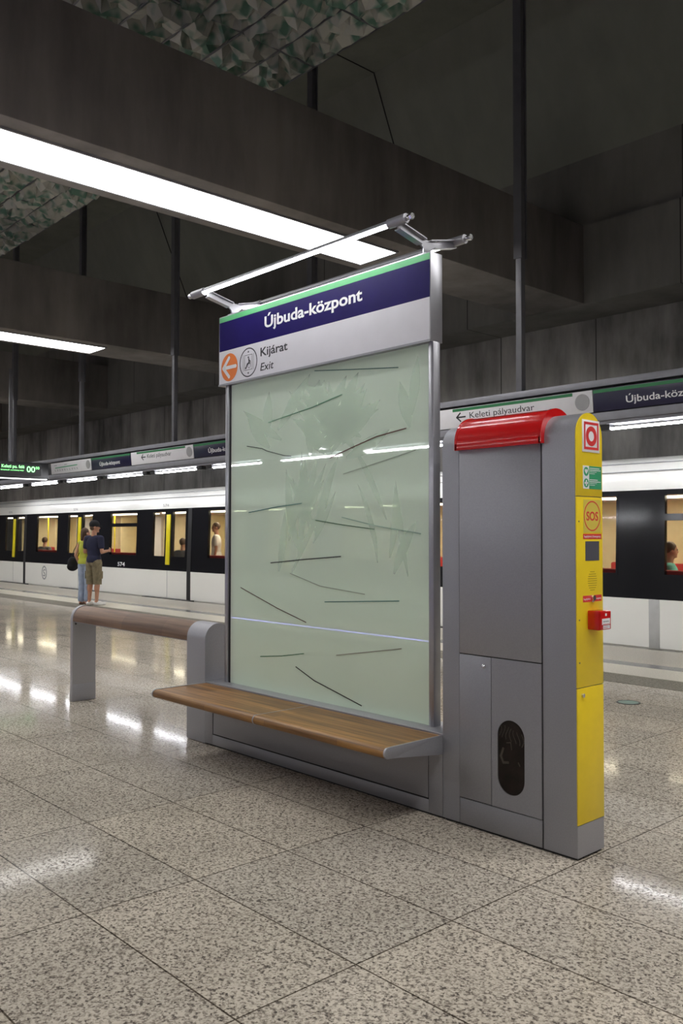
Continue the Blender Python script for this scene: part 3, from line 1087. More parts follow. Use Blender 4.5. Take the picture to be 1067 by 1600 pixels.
# top round emblem plate
s1 = obj('emblem_plate', box(XF, XF + 0.003, 0.050, 0.198, 1.884, 2.036, 0.0008), M['white'], yt)
bm = N()
a0, a1 = XF + 0.003, XF + 0.0038
y0, y1, z0, z1, tk = 0.063, 0.188, 1.896, 2.026, 0.012
for r in ((y0, y1, z0, z0 + tk), (y0, y1, z1 - tk, z1), (y0, y0 + tk, z0 + tk, z1 - tk), (y1 - tk, y1, z0 + tk, z1 - tk)):
    bx(bm, a0, a1, r[0], r[1], r[2], r[3])
obj('red_frame', bm, M['red_print'], s1)
obj('red_ring', ring(N(), 0.1255, 1.960, 0.024, 0.047, 'X', a0, a1), M['red_print'], s1)
# green first aid sticker
s2 = obj('first_aid_sticker', box(XF, XF + 0.001, 0.056, 0.215, 1.711, 1.819), M['white'], yt)
a0, a1 = XF + 0.001, XF + 0.0016
obj('green_field', box(a0, a1, 0.108, 0.215, 1.711, 1.819), M['green_print'], s2)
for zc in (1.792, 1.738):
    obj('green_disc', prism(N(), circ(0.083, zc, 0.021, 32), 'X', a0, a1), M['green_print'], s2)
bm = N()
ht = [(0.083 + 0.0135 * math.sin(t) ** 3, 1.793 + 0.00085 * (13 * math.cos(t) - 5 * math.cos(2 * t) - 2 * math.cos(3 * t) - math.cos(4 * t))) for t in [2 * math.pi * k / 28 for k in range(28)]]
prism(bm, ht, 'X', a1, a1 + 0.0004)
obj('heart', bm, M['white'], s2)
bm = N()
bx(bm, a1, a1 + 0.0004, 0.0785, 0.0875, 1.724, 1.752)
bx(bm, a1, a1 + 0.0004, 0.069, 0.097, 1.7335, 1.7425)
obj('cross', bm, M['white'], s2)
bm = N()
for zt, ws in ((1.810, (0.085, 0.095, 0.06, 0.045)), (1.756, (0.07, 0.095, 0.062, 0.045))):
    for k, w_ in enumerate(ws):
        bx(bm, a1, a1 + 0.0003, 0.112, 0.112 + w_, zt - k * 0.0085 - (0.0035 if k < 2 else 0.0022), zt - k * 0.0085)
obj('text_lines', bm, M['white'], s2)
# SOS
s3 = obj('sos_sticker', box(XF, XF + 0.0008, 0.058, 0.208, 1.505, 1.660), M['yellow_pale'], ym)
obj('red_circle', ring(N(), 0.133, 1.5835, 0.0655, 0.0712, 'X', XF + 0.0008, XF + 0.0014), M['red_print'], s3)
obj('lettering', text_bm('SOS', 0.083, 0.184, 1.562, 0.042, 'X', XF + 0.0008, 1, 0.018), M['red_print'], s3)
s4 = obj('red_label', box(XF, XF + 0.0008, 0.055, 0.212, 1.4755, 1.4995), M['red_print'], ym)
obj('lettering', text_bm('Segélyhívó | Emergency', 0.062, 0.205, 1.483, 0.009, 'X', XF + 0.0008, 1), M['white'], s4)
obj('camera_window', box(XF, XF + 0.0012, 0.0735, 0.1915, 1.3735, 1.4645), M['screen'], ym)
bm = N()
for k in range(9):
    z = 1.322 - k * 0.0107
    hw = 0.039 * math.sqrt(max(0.05, 1 - ((k - 4) / 4.6) ** 2))
    bx(bm, XF - 0.0005, XF + 0.0006, 0.132 - hw, 0.132 + hw, z - 0.0022, z)
obj('speaker_slots', bm, mat('slot shade brown', (0.30, 0.20, 0.02), 0.7), ym)
s5 = obj('red_label', box(XF, XF + 0.0008, 0.0505, 0.2105, 1.181, 1.211), M['red_print'], ym)
obj('lettering', text_bm('Segélyhívó', 0.055, 0.113, 1.191, 0.008, 'X', XF + 0.0008, 1), M['white'], s5)
obj('lettering', text_bm('Emergency', 0.150, 0.207, 1.191, 0.008, 'X', XF + 0.0008, 1), M['white'], s5)
bm = N()
tube(bm, [(XF, 0.132, 1.198), (XF + 0.012, 0.132, 1.198)], 0.013, 20)
bx(bm, XF, XF + 0.006, 0.124, 0.140, 1.179, 1.194, 0.002)
obj('push_button', bm, M['chrome'], ym)

# fire alarm call box
fb = thing('fire_alarm_box', 'small red fire alarm call box on the yellow pillar face', 'alarm box', (XF, 0.14, 1.05))
bd = obj('body', box(XF, XF + 0.062, 0.088, 0.183, 1.052, 1.142, 0.005), M['red'], fb)
obj('front_plate', box(XF + 0.060, XF + 0.068, 0.0905, 0.1805, 1.0545, 1.1395, 0.003), M['red'], fb)
obj('white_label', box(XF + 0.068, XF + 0.0688, 0.102, 0.170, 1.078, 1.106), M['white'], fb)
obj('white_label', box(XF + 0.068, XF + 0.0688, 0.110, 0.170, 1.0585, 1.0745), M['sign_white'], fb)
obj('small_emblem', box(XF + 0.068, XF + 0.0688, 0.130, 0.142, 1.118, 1.130), M['white'], fb)
bm = N()
bx(bm, XF + 0.0688, XF + 0.0692, 0.112, 0.125, 1.091, 1.094)
bx(bm, XF + 0.0688, XF + 0.0692, 0.129, 0.142, 1.091, 1.094)
bx(bm, XF + 0.0688, XF + 0.0692, 0.146, 0.158, 1.091, 1.094)
obj('text_line', bm, M['black'], fb)
bm = N()
bx(bm, XF + 0.0688, XF + 0.0692, 0.108, 0.164, 1.080, 1.0815)
bx(bm, XF + 0.0688, XF + 0.0692, 0.114, 0.150, 1.064, 1.0655)
obj('red_line', bm, M['red_print'], fb)

# ------------------------------------------------------------------ information panel: base, posts, glass and sign
X0, X1 = -3.046, -0.8105
inf = thing('information_panel', 'tall frosted green glass panel with blue and white sign on a grey base', 'information panel', (-1.93, CY, 0))
obj('plinth', box(X0 + 0.01, X1 - 0.005, 0.012, W - 0.012, 0.0, 0.012), M['dark'], inf)
obj('base', box(X0, X1, 0.004, W, 0.012, 0.437, 0.003), M['steel'], inf)
bm = N()
for x0, x1, z0, z1 in ((X0 + 0.001, -2.945, 0.012, 0.436), (-0.909, X1 - 0.001, 0.012, 0.436), (-2.945, -0.909, 0.012, 0.080), (-2.945, -0.909, 0.420, 0.436)):
    bx(bm, x0, x1, -0.001, 0.005, z0, z1, 0.001)
obj('base_frame', bm, M['steel'], inf)
obj('gap_shade', box(-2.945, -0.909, 0.0025, 0.0045, 0.080, 0.42), M['joint'], inf)  # dark plate so the gap round the base panel reads as shade
obj('base_panel', box(-2.936, -0.914, -0.0005, 0.0035, 0.089, 0.415, 0.0005), M['steel'], inf)
obj('sill', box(X0 + 0.002, X1 - 0.002, 0.001, W, 0.437, 0.446, 0.003), M['steel_light'], inf)
GF, GB = 0.095, 0.110
for nm, x0, x1 in (('post', -2.925, -2.888), ('post', -0.982, -0.945)):
    p = obj(nm, box(x0, x1, 0.082, 0.140, 0.444, 2.562, 0.004), M['alu'], inf)
    obj('rubber_seal', box(x1 - 0.001, x1 + 0.020, 0.094, 0.112, 0.444, 2.56) if x0 < -2 else box(x0 - 0.004, x0 + 0.001, 0.094, 0.112, 0.444, 2.56), M['dark'], p)
gl = obj('glass_pane', box(-2.868, -0.986, GF, GB, 0.447, 2.557), M['frost'], inf)
# pale palm-leaf print on the glass
bm = N()
lr = random.Random(21)


def blade(u, v, ang, ln, wd):
    pts_l, pts_r = [], []
    bend = lr.uniform(-0.5, 0.5)
    pu, pv, a = u, v, ang
    nseg = 7
    for k in range(nseg + 1):
        h = wd * math.sin(math.pi * min(1, (k + 0.4) / (nseg + 0.4))) * 0.5
        nx, nv = -math.sin(a), math.cos(a)
        pts_l.append((pu + nx * h, pv + nv * h))
        pts_r.append((pu - nx * h, pv - nv * h))
        pu += math.cos(a) * ln / nseg
        pv += math.sin(a) * ln / nseg
        a += bend / nseg
    poly = pts_l + pts_r[::-1]
    if all(-2.85 < p[0] < -1.0 and 0.5 < p[1] < 2.54 for p in poly):
        f_ = [bm.verts.new((p[0], GF - 0.0008 - lr.random() * 0.0006, p[1])) for p in pts_l]
        g_ = [bm.verts.new((p[0], f_[0].co.y, p[1])) for p in pts_r]
        for k in range(nseg):
            bm.faces.new((f_[k], f_[k + 1], g_[k + 1], g_[k]))


for k in range(8):                        # upper row of fronds
    u = lr.uniform(-2.6, -1.15)
    v = lr.uniform(1.95, 2.2)
    for j in range(6):
        blade(u + lr.uniform(-0.1, 0.1), v + lr.uniform(-0.05, 0.2), lr.uniform(0.2, 2.9), lr.uniform(0.28, 0.52), lr.uniform(0.06, 0.10))
for k in range(7):                        # middle row of stems and blades
    u = lr.uniform(-2.5, -1.15)
    v = lr.uniform(1.2, 1.45)
    for j in range(3):
        blade(u + lr.uniform(-0.12, 0.12), v + lr.uniform(-0.1, 0.2), lr.uniform(0.9, 2.2), lr.uniform(0.35, 0.6), lr.uniform(0.04, 0.08))
obj('leaf_print', bm, M['leaf_print'], gl, smooth=0)
# thin coloured lines printed on the glass
LINES = [
    ([(-1.957, 2.537), (-1.636, 2.5), (-1.223, 2.455)], (0.02, 0.10, 0.09)),
    ([(-2.437, 2.251), (-1.983, 2.306), (-1.703, 2.355)], (0.03, 0.15, 0.08)),
    ([(-1.809, 1.972), (-1.574, 2.031), (-1.395, 2.072), (-1.161, 2.099)], (0.10, 0.02, 0.015)),
    ([(-2.678, 2.108), (-2.506, 2.08), (-2.454, 2.06), (-2.266, 2.016), (-2.193, 2.007)], (0.015, 0.02, 0.018)),
    ([(-2.654, 1.646), (-2.338, 1.678), (-2.085, 1.696)], (0.03, 0.13, 0.13)),
    ([(-1.947, 1.585), (-1.697, 1.554), (-1.42, 1.526)], (0.02, 0.08, 0.03)),
    ([(-2.406, 1.304), (-2.049, 1.335), (-1.711, 1.36)], (0.015, 0.015, 0.015)),
    ([(-2.745, 1.123), (-2.335, 1.005), (-2.038, 0.933)], (0.07, 0.015, 0.015)),
    ([(-1.857, 1.074), (-1.552, 1.094), (-1.217, 1.116)], (0.02, 0.13, 0.12)),
    ([(-2.516, 0.667), (-2.284, 0.694), (-2.06, 0.732)], (0.03, 0.14, 0.05)),
    ([(-2.139, 0.639), (-1.955, 0.572), (-1.758, 0.529), (-1.526, 0.477)], (0.02, 0.012, 0.012)),
    ([(-1.748, 0.754), (-1.473, 0.8), (-1.199, 0.847)], (0.30, 0.28, 0.23)),
    ([(-1.687, 1.865), (-1.454, 1.905), (-1.09, 1.969)], (0.30, 0.33, 0.27)),
    ([(-2.2, 1.24), (-1.9, 1.17), (-1.5, 1.14)], (0.30, 0.33, 0.27)),
    ([(-1.7, 1.60), (-1.4, 1.545), (-1.05, 1.50)], (0.24, 0.36, 0.30)),
]
for i, (pts, c) in enumerate(LINES):
    obj('line_mark', strip(N(), pts, 0.005 if i not in (6, 10, 2) else 0.0062, 'Y', GF - 0.003, GF - 0.0016), mat('line ink', c, 0.6), gl)
# the sign box
SX0, SX1, SZ0, SZ1 = -2.981, -0.9476, 2.559, 3.0575
SF, SB = 0.061, 0.1635
bm = box(SX0, SX1, SF + 0.002, SB - 0.002, SZ0, SZ1, 0.003)
sb = obj('sign_box', bm, M['alu'], inf)
obj('white_field', box(SX0 + 0.010, SX1 - 0.006, SF - 0.0005, SF + 0.003, SZ0 + 0.012, 2.8045), M['sign_white'], sb)
obj('blue_field', box(SX0 + 0.010, SX1 - 0.006, SF - 0.0005, SF + 0.003, 2.805, 3.0135), M['sign_blue'], sb)
obj('green_stripe', box(SX0 + 0.010, SX1 - 0.006, SF - 0.0005, SF + 0.003, 3.0145, 3.050), M['sign_green'], sb)
obj('bottom_trim', box(SX0, SX1, SF - 0.003, SF + 0.003, SZ0 - 0.001, SZ0 + 0.011), M['steel'], sb)
A0 = SF - 0.0006
obj('station_name', text_bm('Újbuda-központ', -2.440, -1.487, 2.889, 0.077, 'Y', A0, -1, 0.022), M['white'], sb)
obj('exit_text', text_bm('Kijárat', -2.484, -2.193, 2.703, 0.058, 'Y', A0, -1, 0.014), M['black'], sb)
obj('exit_text', text_bm('Exit', -2.486, -2.345, 2.604, 0.052, 'Y', A0, -1, 0.004, 0.22), M['black'], sb)
od = obj('orange_disc', prism(N(), circ(-2.848, 2.680, 0.099, 48), 'Y', A0 - 0.0006, A0), M['orange'], sb)
bm = N()
for pts in ([(-2.920, 2.680), (-2.775, 2.680)], [(-2.853, 2.745), (-2.920, 2.680), (-2.853, 2.615)]):
    strip(bm, pts, 0.025, 'Y', A0 - 0.0012, A0 - 0.0005)
for cu_, cv_ in ((-2.920, 2.680), (-2.772, 2.680), (-2.851, 2.747), (-2.851, 2.613)):
    prism(bm, circ(cu_, cv_, 0.0125, 20), 'Y', A0 - 0.00125, A0 - 0.00045)
obj('arrow', bm, M['white'], od)
lf = obj('lift_symbol', ring(N(), -2.6225, 2.683, 0.0935, 0.1015, 'Y', A0 - 0.0006, A0), M['black'], sb)
bm = N()
for a, b, c, d in ((-2.668, -2.577, 2.733, 2.736), (-2.668, -2.577, 2.630, 2.633), (-2.668, -2.665, 2.630, 2.736), (-2.580, -2.577, 2.630, 2.736), (-2.684, -2.682, 2.625, 2.741), (-2.563, -2.561, 2.625, 2.741)):
    bx(bm, a, b, A0 - 0.0006, A0, c, d)
prism(bm, [(-2.632, 2.752), (-2.613, 2.752), (-2.6225, 2.766)], 'Y', A0 - 0.0006, A0)
prism(bm, [(-2.632, 2.614), (-2.6225, 2.600), (-2.613, 2.614)], 'Y', A0 - 0.0006, A0)
prism(bm, circ(-2.622, 2.718, 0.007, 16), 'Y', A0 - 0.0006, A0)
strip(bm, [(-2.617, 2.707), (-2.614, 2.680), (-2.634, 2.672), (-2.650, 2.645), (-2.656, 2.646)], 0.011, 'Y', A0 - 0.0006, A0)
strip(bm, [(-2.618, 2.698), (-2.600, 2.690), (-2.600, 2.672)], 0.006, 'Y', A0 - 0.0006, A0)
ring(bm, -2.613, 2.659, 0.014, 0.017, 'Y', A0 - 0.0006, A0, 24)
obj('wheelchair_lift', bm, M['black'], lf)

# lamp assembly over the sign: Y-shaped brackets, a tube on each side
sl = thing('sign_lamp', 'pair of slim tube lamps on Y-shaped brackets above the blue sign', 'sign lamp', (-1.96, CY, 3.0575))
TZ = 3.192
D = 0.245
for x in (-2.86, -1.02):
    bm = N()
    st = 0.012
    c = CY
    # Y outline in the Y-Z plane: stem and two arms
    outl = [(c - 0.028, 3.0575), (c + 0.028, 3.0575), (c + 0.030, 3.095), (c + 0.055, 3.113), (c + D - 0.01, TZ - 0.038), (c + D - 0.01, TZ + 0.0), (c + 0.035, 3.142), (c - 0.035, 3.142), (c - D + 0.01, TZ + 0.0), (c - D + 0.01, TZ - 0.038), (c - 0.055, 3.113), (c - 0.030, 3.095)]
    prism(bm, outl, 'X', x - st / 2, x + st / 2, 0.002)
    # top and bottom flanges of the arms
    for s in (-1, 1):
        prism(bm, [(c + s * 0.02, 3.142), (c + s * (D - 0.01), TZ), (c + s * (D - 0.01), TZ + 0.006), (c + s * 0.02, 3.149)][::s], 'X', x - 0.022, x + 0.022)
        prism(bm, [(c + s * 0.055, 3.108), (c + s * (D - 0.01), TZ - 0.043), (c + s * (D - 0.01), TZ - 0.038), (c + s * 0.055, 3.114)][::s], 'X', x - 0.022, x + 0.022)
    bx(bm, x - 0.03, x + 0.03, c - 0.04, c + 0.04, 3.0575, 3.066, 0.002)
    obj('bracket', bm, M['alu'], sl)
for s in (-1, 1):
    y = CY + s * D
    hs = N()
    # half-round upper housing
    pr = [(y + 0.021 * math.cos(t), TZ + 0.021 * math.sin(t)) for t in [math.radians((-42 if s < 0 else -8) + 230 * k / 14) for k in range(15)]]
    prism(hs, pr, 'X', -2.90, -0.99)
    h = obj('housing', hs, M['steel'], sl)
    lo = [(y + 0.0175 * math.cos(t), TZ + 0.0175 * math.sin(t)) for t in [math.radians((-44 if s < 0 else -10) - 126 * k / 8) for k in range(9)]]
    obj('lit_tube', prism(N(), lo, 'X', -2.875, -1.075), M['lamp_sign'], h)
    for x0, x1, xb in ((-3.02, -2.875, -3.045), (-1.075, -0.945, -0.92)):
        bm = tube(N(), [(x0, y, TZ), (x1, y, TZ)], 0.0265, 20)
        obj('end_sleeve', bm, M['steel'], h)
        bm = N()
        if xb < -2:
            tube(bm, [(x0 - 0.03, y, TZ), (x0, y, TZ)], 0.014, 14)
            tube(bm, [(x0 - 0.045, y, TZ), (x0 - 0.03, y, TZ)], 0.018, 6)
        else:
            tube(bm, [(x1, y, TZ), (x1 + 0.03, y, TZ)], 0.014, 14)
            tube(bm, [(x1 + 0.03, y, TZ), (x1 + 0.045, y, TZ)], 0.018, 6)
        obj('end_bolt', bm, M['chrome'], h)
bm = N()
for k in range(68):
    x = -2.85 + k * 0.0268
    bx(bm, x, x + 0.012, CY - 0.006, CY + 0.006, 3.0575, 3.064)
obj('bead_strip', bm, M['alu'], sl)

# ------------------------------------------------------------------ bench
bn = thing('bench', 'brown wooden bench seat cantilevered from the grey panel base', 'bench', (-1.93, -0.2, 0.4))


def seat_prof():
    p = [(-0.001, 0.392), (-0.001, 0.4345), (-0.39, 0.4345)]
    c, r = (-0.405, 0.4075), 0.027
    p += [(c[0] + r * math.cos(t), c[1] + r * math.sin(t)) for t in [math.radians(100 + 160 * k / 10) for k in range(11)]]
    p += [(-0.38, 0.381)]
    return p


obj('seat_board', prism(N(), seat_prof(), 'X', -3.030, -1.9035), M['wood'], bn)
obj('seat_board', prism(N(), seat_prof(), 'X', -1.8965, -0.822), M['wood'], bn)
bprof = [(-0.001, 0.337), (-0.001, 0.4385), (-0.39, 0.4385)] + [(-0.407 + 0.0285 * math.cos(t), 0.410 + 0.0285 * math.sin(t)) for t in [math.radians(95 + 165 * k / 10) for k in range(11)]] + [(-0.36, 0.3795)]
for x0, x1 in ((-3.040, -3.030), (-1.9035, -1.8965), (-0.822, -0.8105)):
    bp_ = bprof if x1 > -1 or x1 < -3 else [(u, v - 0.003) for u, v in bprof]
    obj('bracket', prism(N(), bp_, 'X', x0, x1, 0.001), M['steel_light'], bn)

# ------------------------------------------------------------------ leaning rail
lrl = thing('leaning_rail', 'low leaning rail with rounded brown wood top and grey arched posts', 'rail', (-4.1, CY, 0))
ZR = 0.7386
for x0, x1 in ((-5.200, -5.157), (-3.2831, -3.0465)):
    obj('post', prism(N(), arch(0, W, 0.004, ZR), 'X', x0, x1, 0.002), M['steel_light'], lrl)
obj('base_shoe', box(-5.2005, -5.1555, -0.0012, W + 0.0012, 0.0, 0.150, 0.001), M['steel_light'], lrl)
obj('wood_rail', prism(N(), arch(0.002, W - 0.002, 0.716, ZR - 0.003, 24), 'X', -5.157, -3.2835), M['wood_rail'], lrl)
obj('under_plate', box(-5.156, -3.284, 0.02, W - 0.02, 0.706, 0.716), M['steel'], lrl)
obj('bolt', tube(N(), [(-5.157, 0.028, 0.692), (-5.150, 0.028, 0.692)], 0.008, 10), M['dark'], lrl)

# floor disc right of the pillar
t = thing('floor_disc', 'small round green disc let into the floor right of the yellow pillar', 'floor disc', (-1.80, 3.65, 0))
obj('rim', ring(N(), -1.80, 3.65, 0.088, 0.104, 'Z', 0.0, 0.004), M['dark'], t)
obj('disc', prism(N(), circ(-1.80, 3.65, 0.088, 40), 'Z', 0.0, 0.003), M['disc'], t)


# ------------------------------------------------------------------ people
def blob_bm(prims, voxel, smooth_it=4):
    bm = N()
    for p in prims:
        if p[0] == 'e':
            _, c, r, rz, rx = p
            mt = Matrix.Translation(c) @ Matrix.Rotation(rz, 4, 'Z') @ Matrix.Rotation(rx, 4, 'X') @ Matrix.Diagonal((*r, 1))
            bmesh.ops.create_icosphere(bm, subdivisions=3, radius=1.0, matrix=mt)
        else:
            _, a, ra, b, rb_ = p
            a, b = Vector(a), Vector(b)
            for c, r in ((a, ra), (b, rb_)):
                bmesh.ops.create_icosphere(bm, subdivisions=2, radius=r, matrix=Matrix.Translation(c))
            d = b - a
            if d.length > 1e-5:
                mt = Matrix.Translation((a + b) / 2) @ d.to_track_quat('Z', 'Y').to_matrix().to_4x4()
                bmesh.ops.create_cone(bm, cap_ends=True, segments=14, radius1=ra, radius2=rb_, depth=d.length, matrix=mt)
    me = bpy.data.meshes.new('shape')
    bm.to_mesh(me)
    bm.free()
    o = bpy.data.objects.new('shape', me)
    COL.objects.link(o)
    md = o.modifiers.new('r', 'REMESH')
    md.mode = 'VOXEL'
    md.voxel_size = voxel
    ms = o.modifiers.new('s', 'SMOOTH')
    ms.iterations = smooth_it
    dg = C.evaluated_depsgraph_get()
    m2 = bpy.data.meshes.new_from_object(o.evaluated_get(dg))
    bpy.data.objects.remove(o)
    bpy.data.meshes.remove(me)
    out = N()
    out.from_mesh(m2)
    bpy.data.meshes.remove(m2)
    return out


def cut(bm, co, no):
    g = bm.verts[:] + bm.edges[:] + bm.faces[:]
    bmesh.ops.bisect_plane(bm, geom=g, plane_co=co, plane_no=no, clear_outer=True)
    es = [e for e in bm.edges if e.is_boundary]
    if es:
        bmesh.ops.holes_fill(bm, edges=es)
    return bm


def hand(w, d, side, curl=0.5):
    """palm, four unequal bent fingers and a thumb; w wrist, d pointing direction, side = thumb side"""
    w, d, side = Vector(w), Vector(d).normalized(), Vector(side).normalized()
    nrm = d.cross(side).normalized()
    side = nrm.cross(d).normalized()
    pr = []
    pk = w + d * 0.085
    for k, ln in enumerate((0.072, 0.080, 0.075, 0.058)):
        off = side * (0.030 - 0.020 * k)
        base = pk + off
        pr.append(('c', tuple(w + d * 0.015 + off * 0.6), 0.014, tuple(base), 0.0115))
        m1 = base + (d * math.cos(curl) - nrm * math.sin(curl)) * ln * 0.5
        m2 = m1 + (d * math.cos(2.1 * curl) - nrm * math.sin(2.1 * curl)) * ln * 0.5
        pr.append(('c', tuple(base), 0.0098, tuple(m1), 0.0088))
        pr.append(('c', tuple(m1), 0.0088, tuple(m2), 0.0075))
    tb = w + d * 0.03 + side * 0.026
    t1 = tb + (d * 0.6 + side * 0.75).normalized() * 0.036
    t2 = t1 + (d * 0.95 + side * 0.1 - nrm * 0.3).normalized() * 0.03
    pr += [('c', tuple(w + d * 0.015), 0.014, tuple(tb), 0.013), ('c', tuple(tb), 0.012, tuple(t1), 0.0105), ('c', tuple(t1), 0.0105, tuple(t2), 0.0085)]
    return pr


def head_prims(hz, turn):
    R = Matrix.Rotation(turn, 3, 'Z')

    def q(x, y, z):
        v = R @ Vector((x, y, 0))
        return (v.x, v.y + 0.01, hz + z)
    pr = [('e', q(0, 0, 0.02), (0.075, 0.094, 0.098), turn, 0), ('e', q(0, 0.030, -0.045), (0.056, 0.064, 0.066), turn, 0),
          ('c', q(0, 0.092, 0.012), 0.010, q(0, 0.108, -0.022), 0.014), ('c', q(-0.02, 0.088, -0.052), 0.008, q(0.02, 0.088, -0.052), 0.008),
          ('c', q(-0.03, 0.084, 0.032), 0.010, q(0.03, 0.084, 0.032), 0.010), ('c', q(0, 0.078, -0.092), 0.018, q(0, 0.082, -0.088), 0.016),
          ('e', q(-0.077, 0.0, -0.005), (0.010, 0.022, 0.032), turn, 0), ('e', q(0.077, 0.0, -0.005), (0.010, 0.022, 0.032), turn, 0)]
    return pr, q


def person(name, label, loc, rz, scale, skin, arms, legs, turn, voxel=0.0085, lower='shorts', top_mat=None, low_mat=None, extras=None, group=None, female=False):
    t = thing(name, label, 'person', loc, group)
    mt = Matrix.Translation(loc) @ Matrix.Rotation(rz, 4, 'Z') @ Matrix.Scale(scale, 4)

    def put(nm, bm, m, parent=t):
        bm.transform(mt)
        return obj(nm, bm, m, parent, smooth=1.2)
    sw = 0.165 if female else 0.19
    hw = 0.165 if female else 0.155
    torso = [('e', (0, 0, 1.26), (sw - 0.02, 0.108, 0.20), 0, 0), ('e', (0, 0.005, 1.10), (sw - 0.045, 0.10, 0.16), 0, 0), ('e', (0, 0, 0.96), (hw, 0.118, 0.13), 0, 0), ('c', (-sw + 0.03, 0, 1.41), 0.052, (sw - 0.03, 0, 1.41), 0.052)]
    pr = list(torso)
    pr += [('c', (0, -0.01, 1.42), 0.058, (0, 0.008, 1.56), 0.052)]
    hp, q = head_prims(1.635, turn)
    pr += hp
    for el, wr, hd, sd in arms:
        s = 1 if el[0] > 0 else -1
        sh = (s * (sw + 0.005), 0, 1.40)
        pr += [('c', sh, 0.05, el, 0.038), ('c', el, 0.039, wr, 0.026)]
        pr += hand(wr, hd, sd)
    for hip, kn, an, toe in legs:
        pr += [('c', hip, 0.088, kn, 0.055), ('c', kn, 0.054, an, 0.036)]
        cf = Vector(kn).lerp(Vector(an), 0.3)
        pr += [('e', (cf.x, cf.y - 0.022, cf.z), (0.05, 0.05, 0.11), 0, 0)]
        hl = Vector(an) + Vector((0, -0.03, -0.05))
        pr += [('c', tuple(hl), 0.036, toe, 0.028), ('c', an, 0.038, tuple(hl), 0.036)]
    put('body', blob_bm(pr, voxel), skin)
    # eyes
    for s in (-1, 1):
        bm = N()
        bmesh.ops.create_icosphere(bm, subdivisions=2, radius=0.011, matrix=Matrix.Translation(q(s * 0.030, 0.084, 0.012)))
        put('eye', bm, M['dark'])
    # top
    tp = [('e', c, (r[0] + 0.016, r[1] + 0.018, r[2] + 0.02), a, b) for k_, c, r, a, b in torso[:3]] + [('c', torso[3][1], 0.064, torso[3][3], 0.064)]
    if not female:
        for el, wr, hd, sd in arms:
            s = 1 if el[0] > 0 else -1
            sh = (s * (sw + 0.005), 0, 1.40)
            e2 = Vector(sh).lerp(Vector(el), 0.62)
            tp += [('c', sh, 0.068, tuple(e2), 0.062)]
    bm = blob_bm(tp, voxel)
    cut(bm, (0, 0, 0.90 if not female else 0.93), (0, 0, -1))
    cut(bm, (0, 0, 1.468), (0, 0, 1))
    put('shirt', bm, top_mat)
    # lower garment
    lp = [('e', (0, 0, 0.95), (hw + 0.014, 0.132, 0.12), 0, 0)]
    kz = None
    for hip, kn, an, toe in legs:
        if lower == 'shorts':
            e2 = Vector(kn).lerp(Vector(an), 0.12)
            lp += [('c', hip, 0.108, tuple(e2), 0.088)]
            kz = e2.z
        else:
            lp += [('c', hip, 0.10, kn, 0.084), ('c', kn, 0.084, tuple(Vector(an) + Vector((0, 0, 0.02))), 0.078)]
            kz = an[2] - 0.02
    bm = blob_bm(lp, voxel)
    if lower == 'shorts':
        cut(bm, (0, 0, kz), (0, 0, -1))
    elif lower == 'trousers':
        cut(bm, (0, 0, max(0.03, kz - 0.03)), (0, 0, -1))
    cut(bm, (0, 0, 1.0), (0, 0, 1))
    put({'shorts': 'cargo_shorts', 'trousers': 'jeans', 'seat': 'trousers'}[lower], bm, low_mat)
    if extras:
        extras(put, q, t)
    return t


STAND = lambda w: [((-0.088, 0, 0.90), (-w, 0.012, 0.49), (-w - 0.005, -0.02, 0.095), (-w - 0.03, 0.16, 0.03)), ((0.088, 0, 0.90), (w, 0.012, 0.49), (w + 0.005, -0.02, 0.095), (w + 0.03, 0.16, 0.03))]


def man_extra(put, q, t):
    # cap with peak
    bm = blob_bm([('e', q(0, -0.004, 0.058), (0.089, 0.109, 0.098), -0.65, 0)], 0.008)
    cut(bm, q(0, 0, 0.012), (0, 0, -1))
    put('cap', bm, M['black_cloth'])
    bm = N()
    pts = [q(0.075 * math.sin(a) * 1.0, 0.075 + 0.085 * math.cos(a), 0.030) for a in [math.pi * (k / 10 - 0.5) for k in range(11)]]
    A = [bm.verts.new(p) for p in pts]
    B = [bm.verts.new((p[0], p[1], p[2] + 0.007)) for p in pts]
    bm.faces.new(A)
    bm.faces.new(B)
    for k in range(11):
        bm.faces.new((A[k], A[(k + 1) % 11], B[(k + 1) % 11], B[k]))
    put('cap_peak', bm, M['black_cloth'])
    # cropped hair at the nape
    bm = blob_bm([('e', q(0, -0.030, 0.005), (0.074, 0.072, 0.075), -0.65, 0)], 0.008)
    cut(bm, q(0, 0, 0.05), (0, 0, 1))
    put('hair', bm, M['hair'])
    # cargo pockets and seams
    for s in (-1, 1):
        put('cargo_pocket', bx(N(), s * 0.178, s * 0.196, -0.06, 0.07, 0.56, 0.72, 0.008), M['khaki'])
    put('back_pocket', bx(N(), 0.03, 0.12, -0.141, -0.128, 0.84, 0.90, 0.004), M['khaki'])
    # white trainers
    for s in (-1, 1):
        bm = blob_bm([('c', (s * 0.105, -0.055, 0.042), 0.042, (s * 0.14, 0.17, 0.036), 0.036), ('c', (s * 0.105, -0.02, 0.06), 0.046, (s * 0.12, 0.06, 0.055), 0.042)], 0.008)
        cut(bm, (0, 0, 0.0), (0, 0, -1))
        put('shoe', bm, M['white_cloth'])


person('person', 'man in dark cap, navy t-shirt and khaki cargo shorts standing by the platform edge', (-14.80, 5.05, 0.0), math.radians(18), 1.0, M['skin'],
       [((0.245, -0.015, 1.12), (0.20, 0.215, 1.145), (-0.3, 0.95, 0.1), (0, 0.1, 1)), ((-0.245, -0.015, 1.12), (-0.12, 0.21, 1.10), (0.5, 0.85, 0.1), (0, 0.1, 1))],
       STAND(0.10), -0.65, lower='shorts', top_mat=M['navy_cloth'], low_mat=M['khaki'], extras=man_extra)


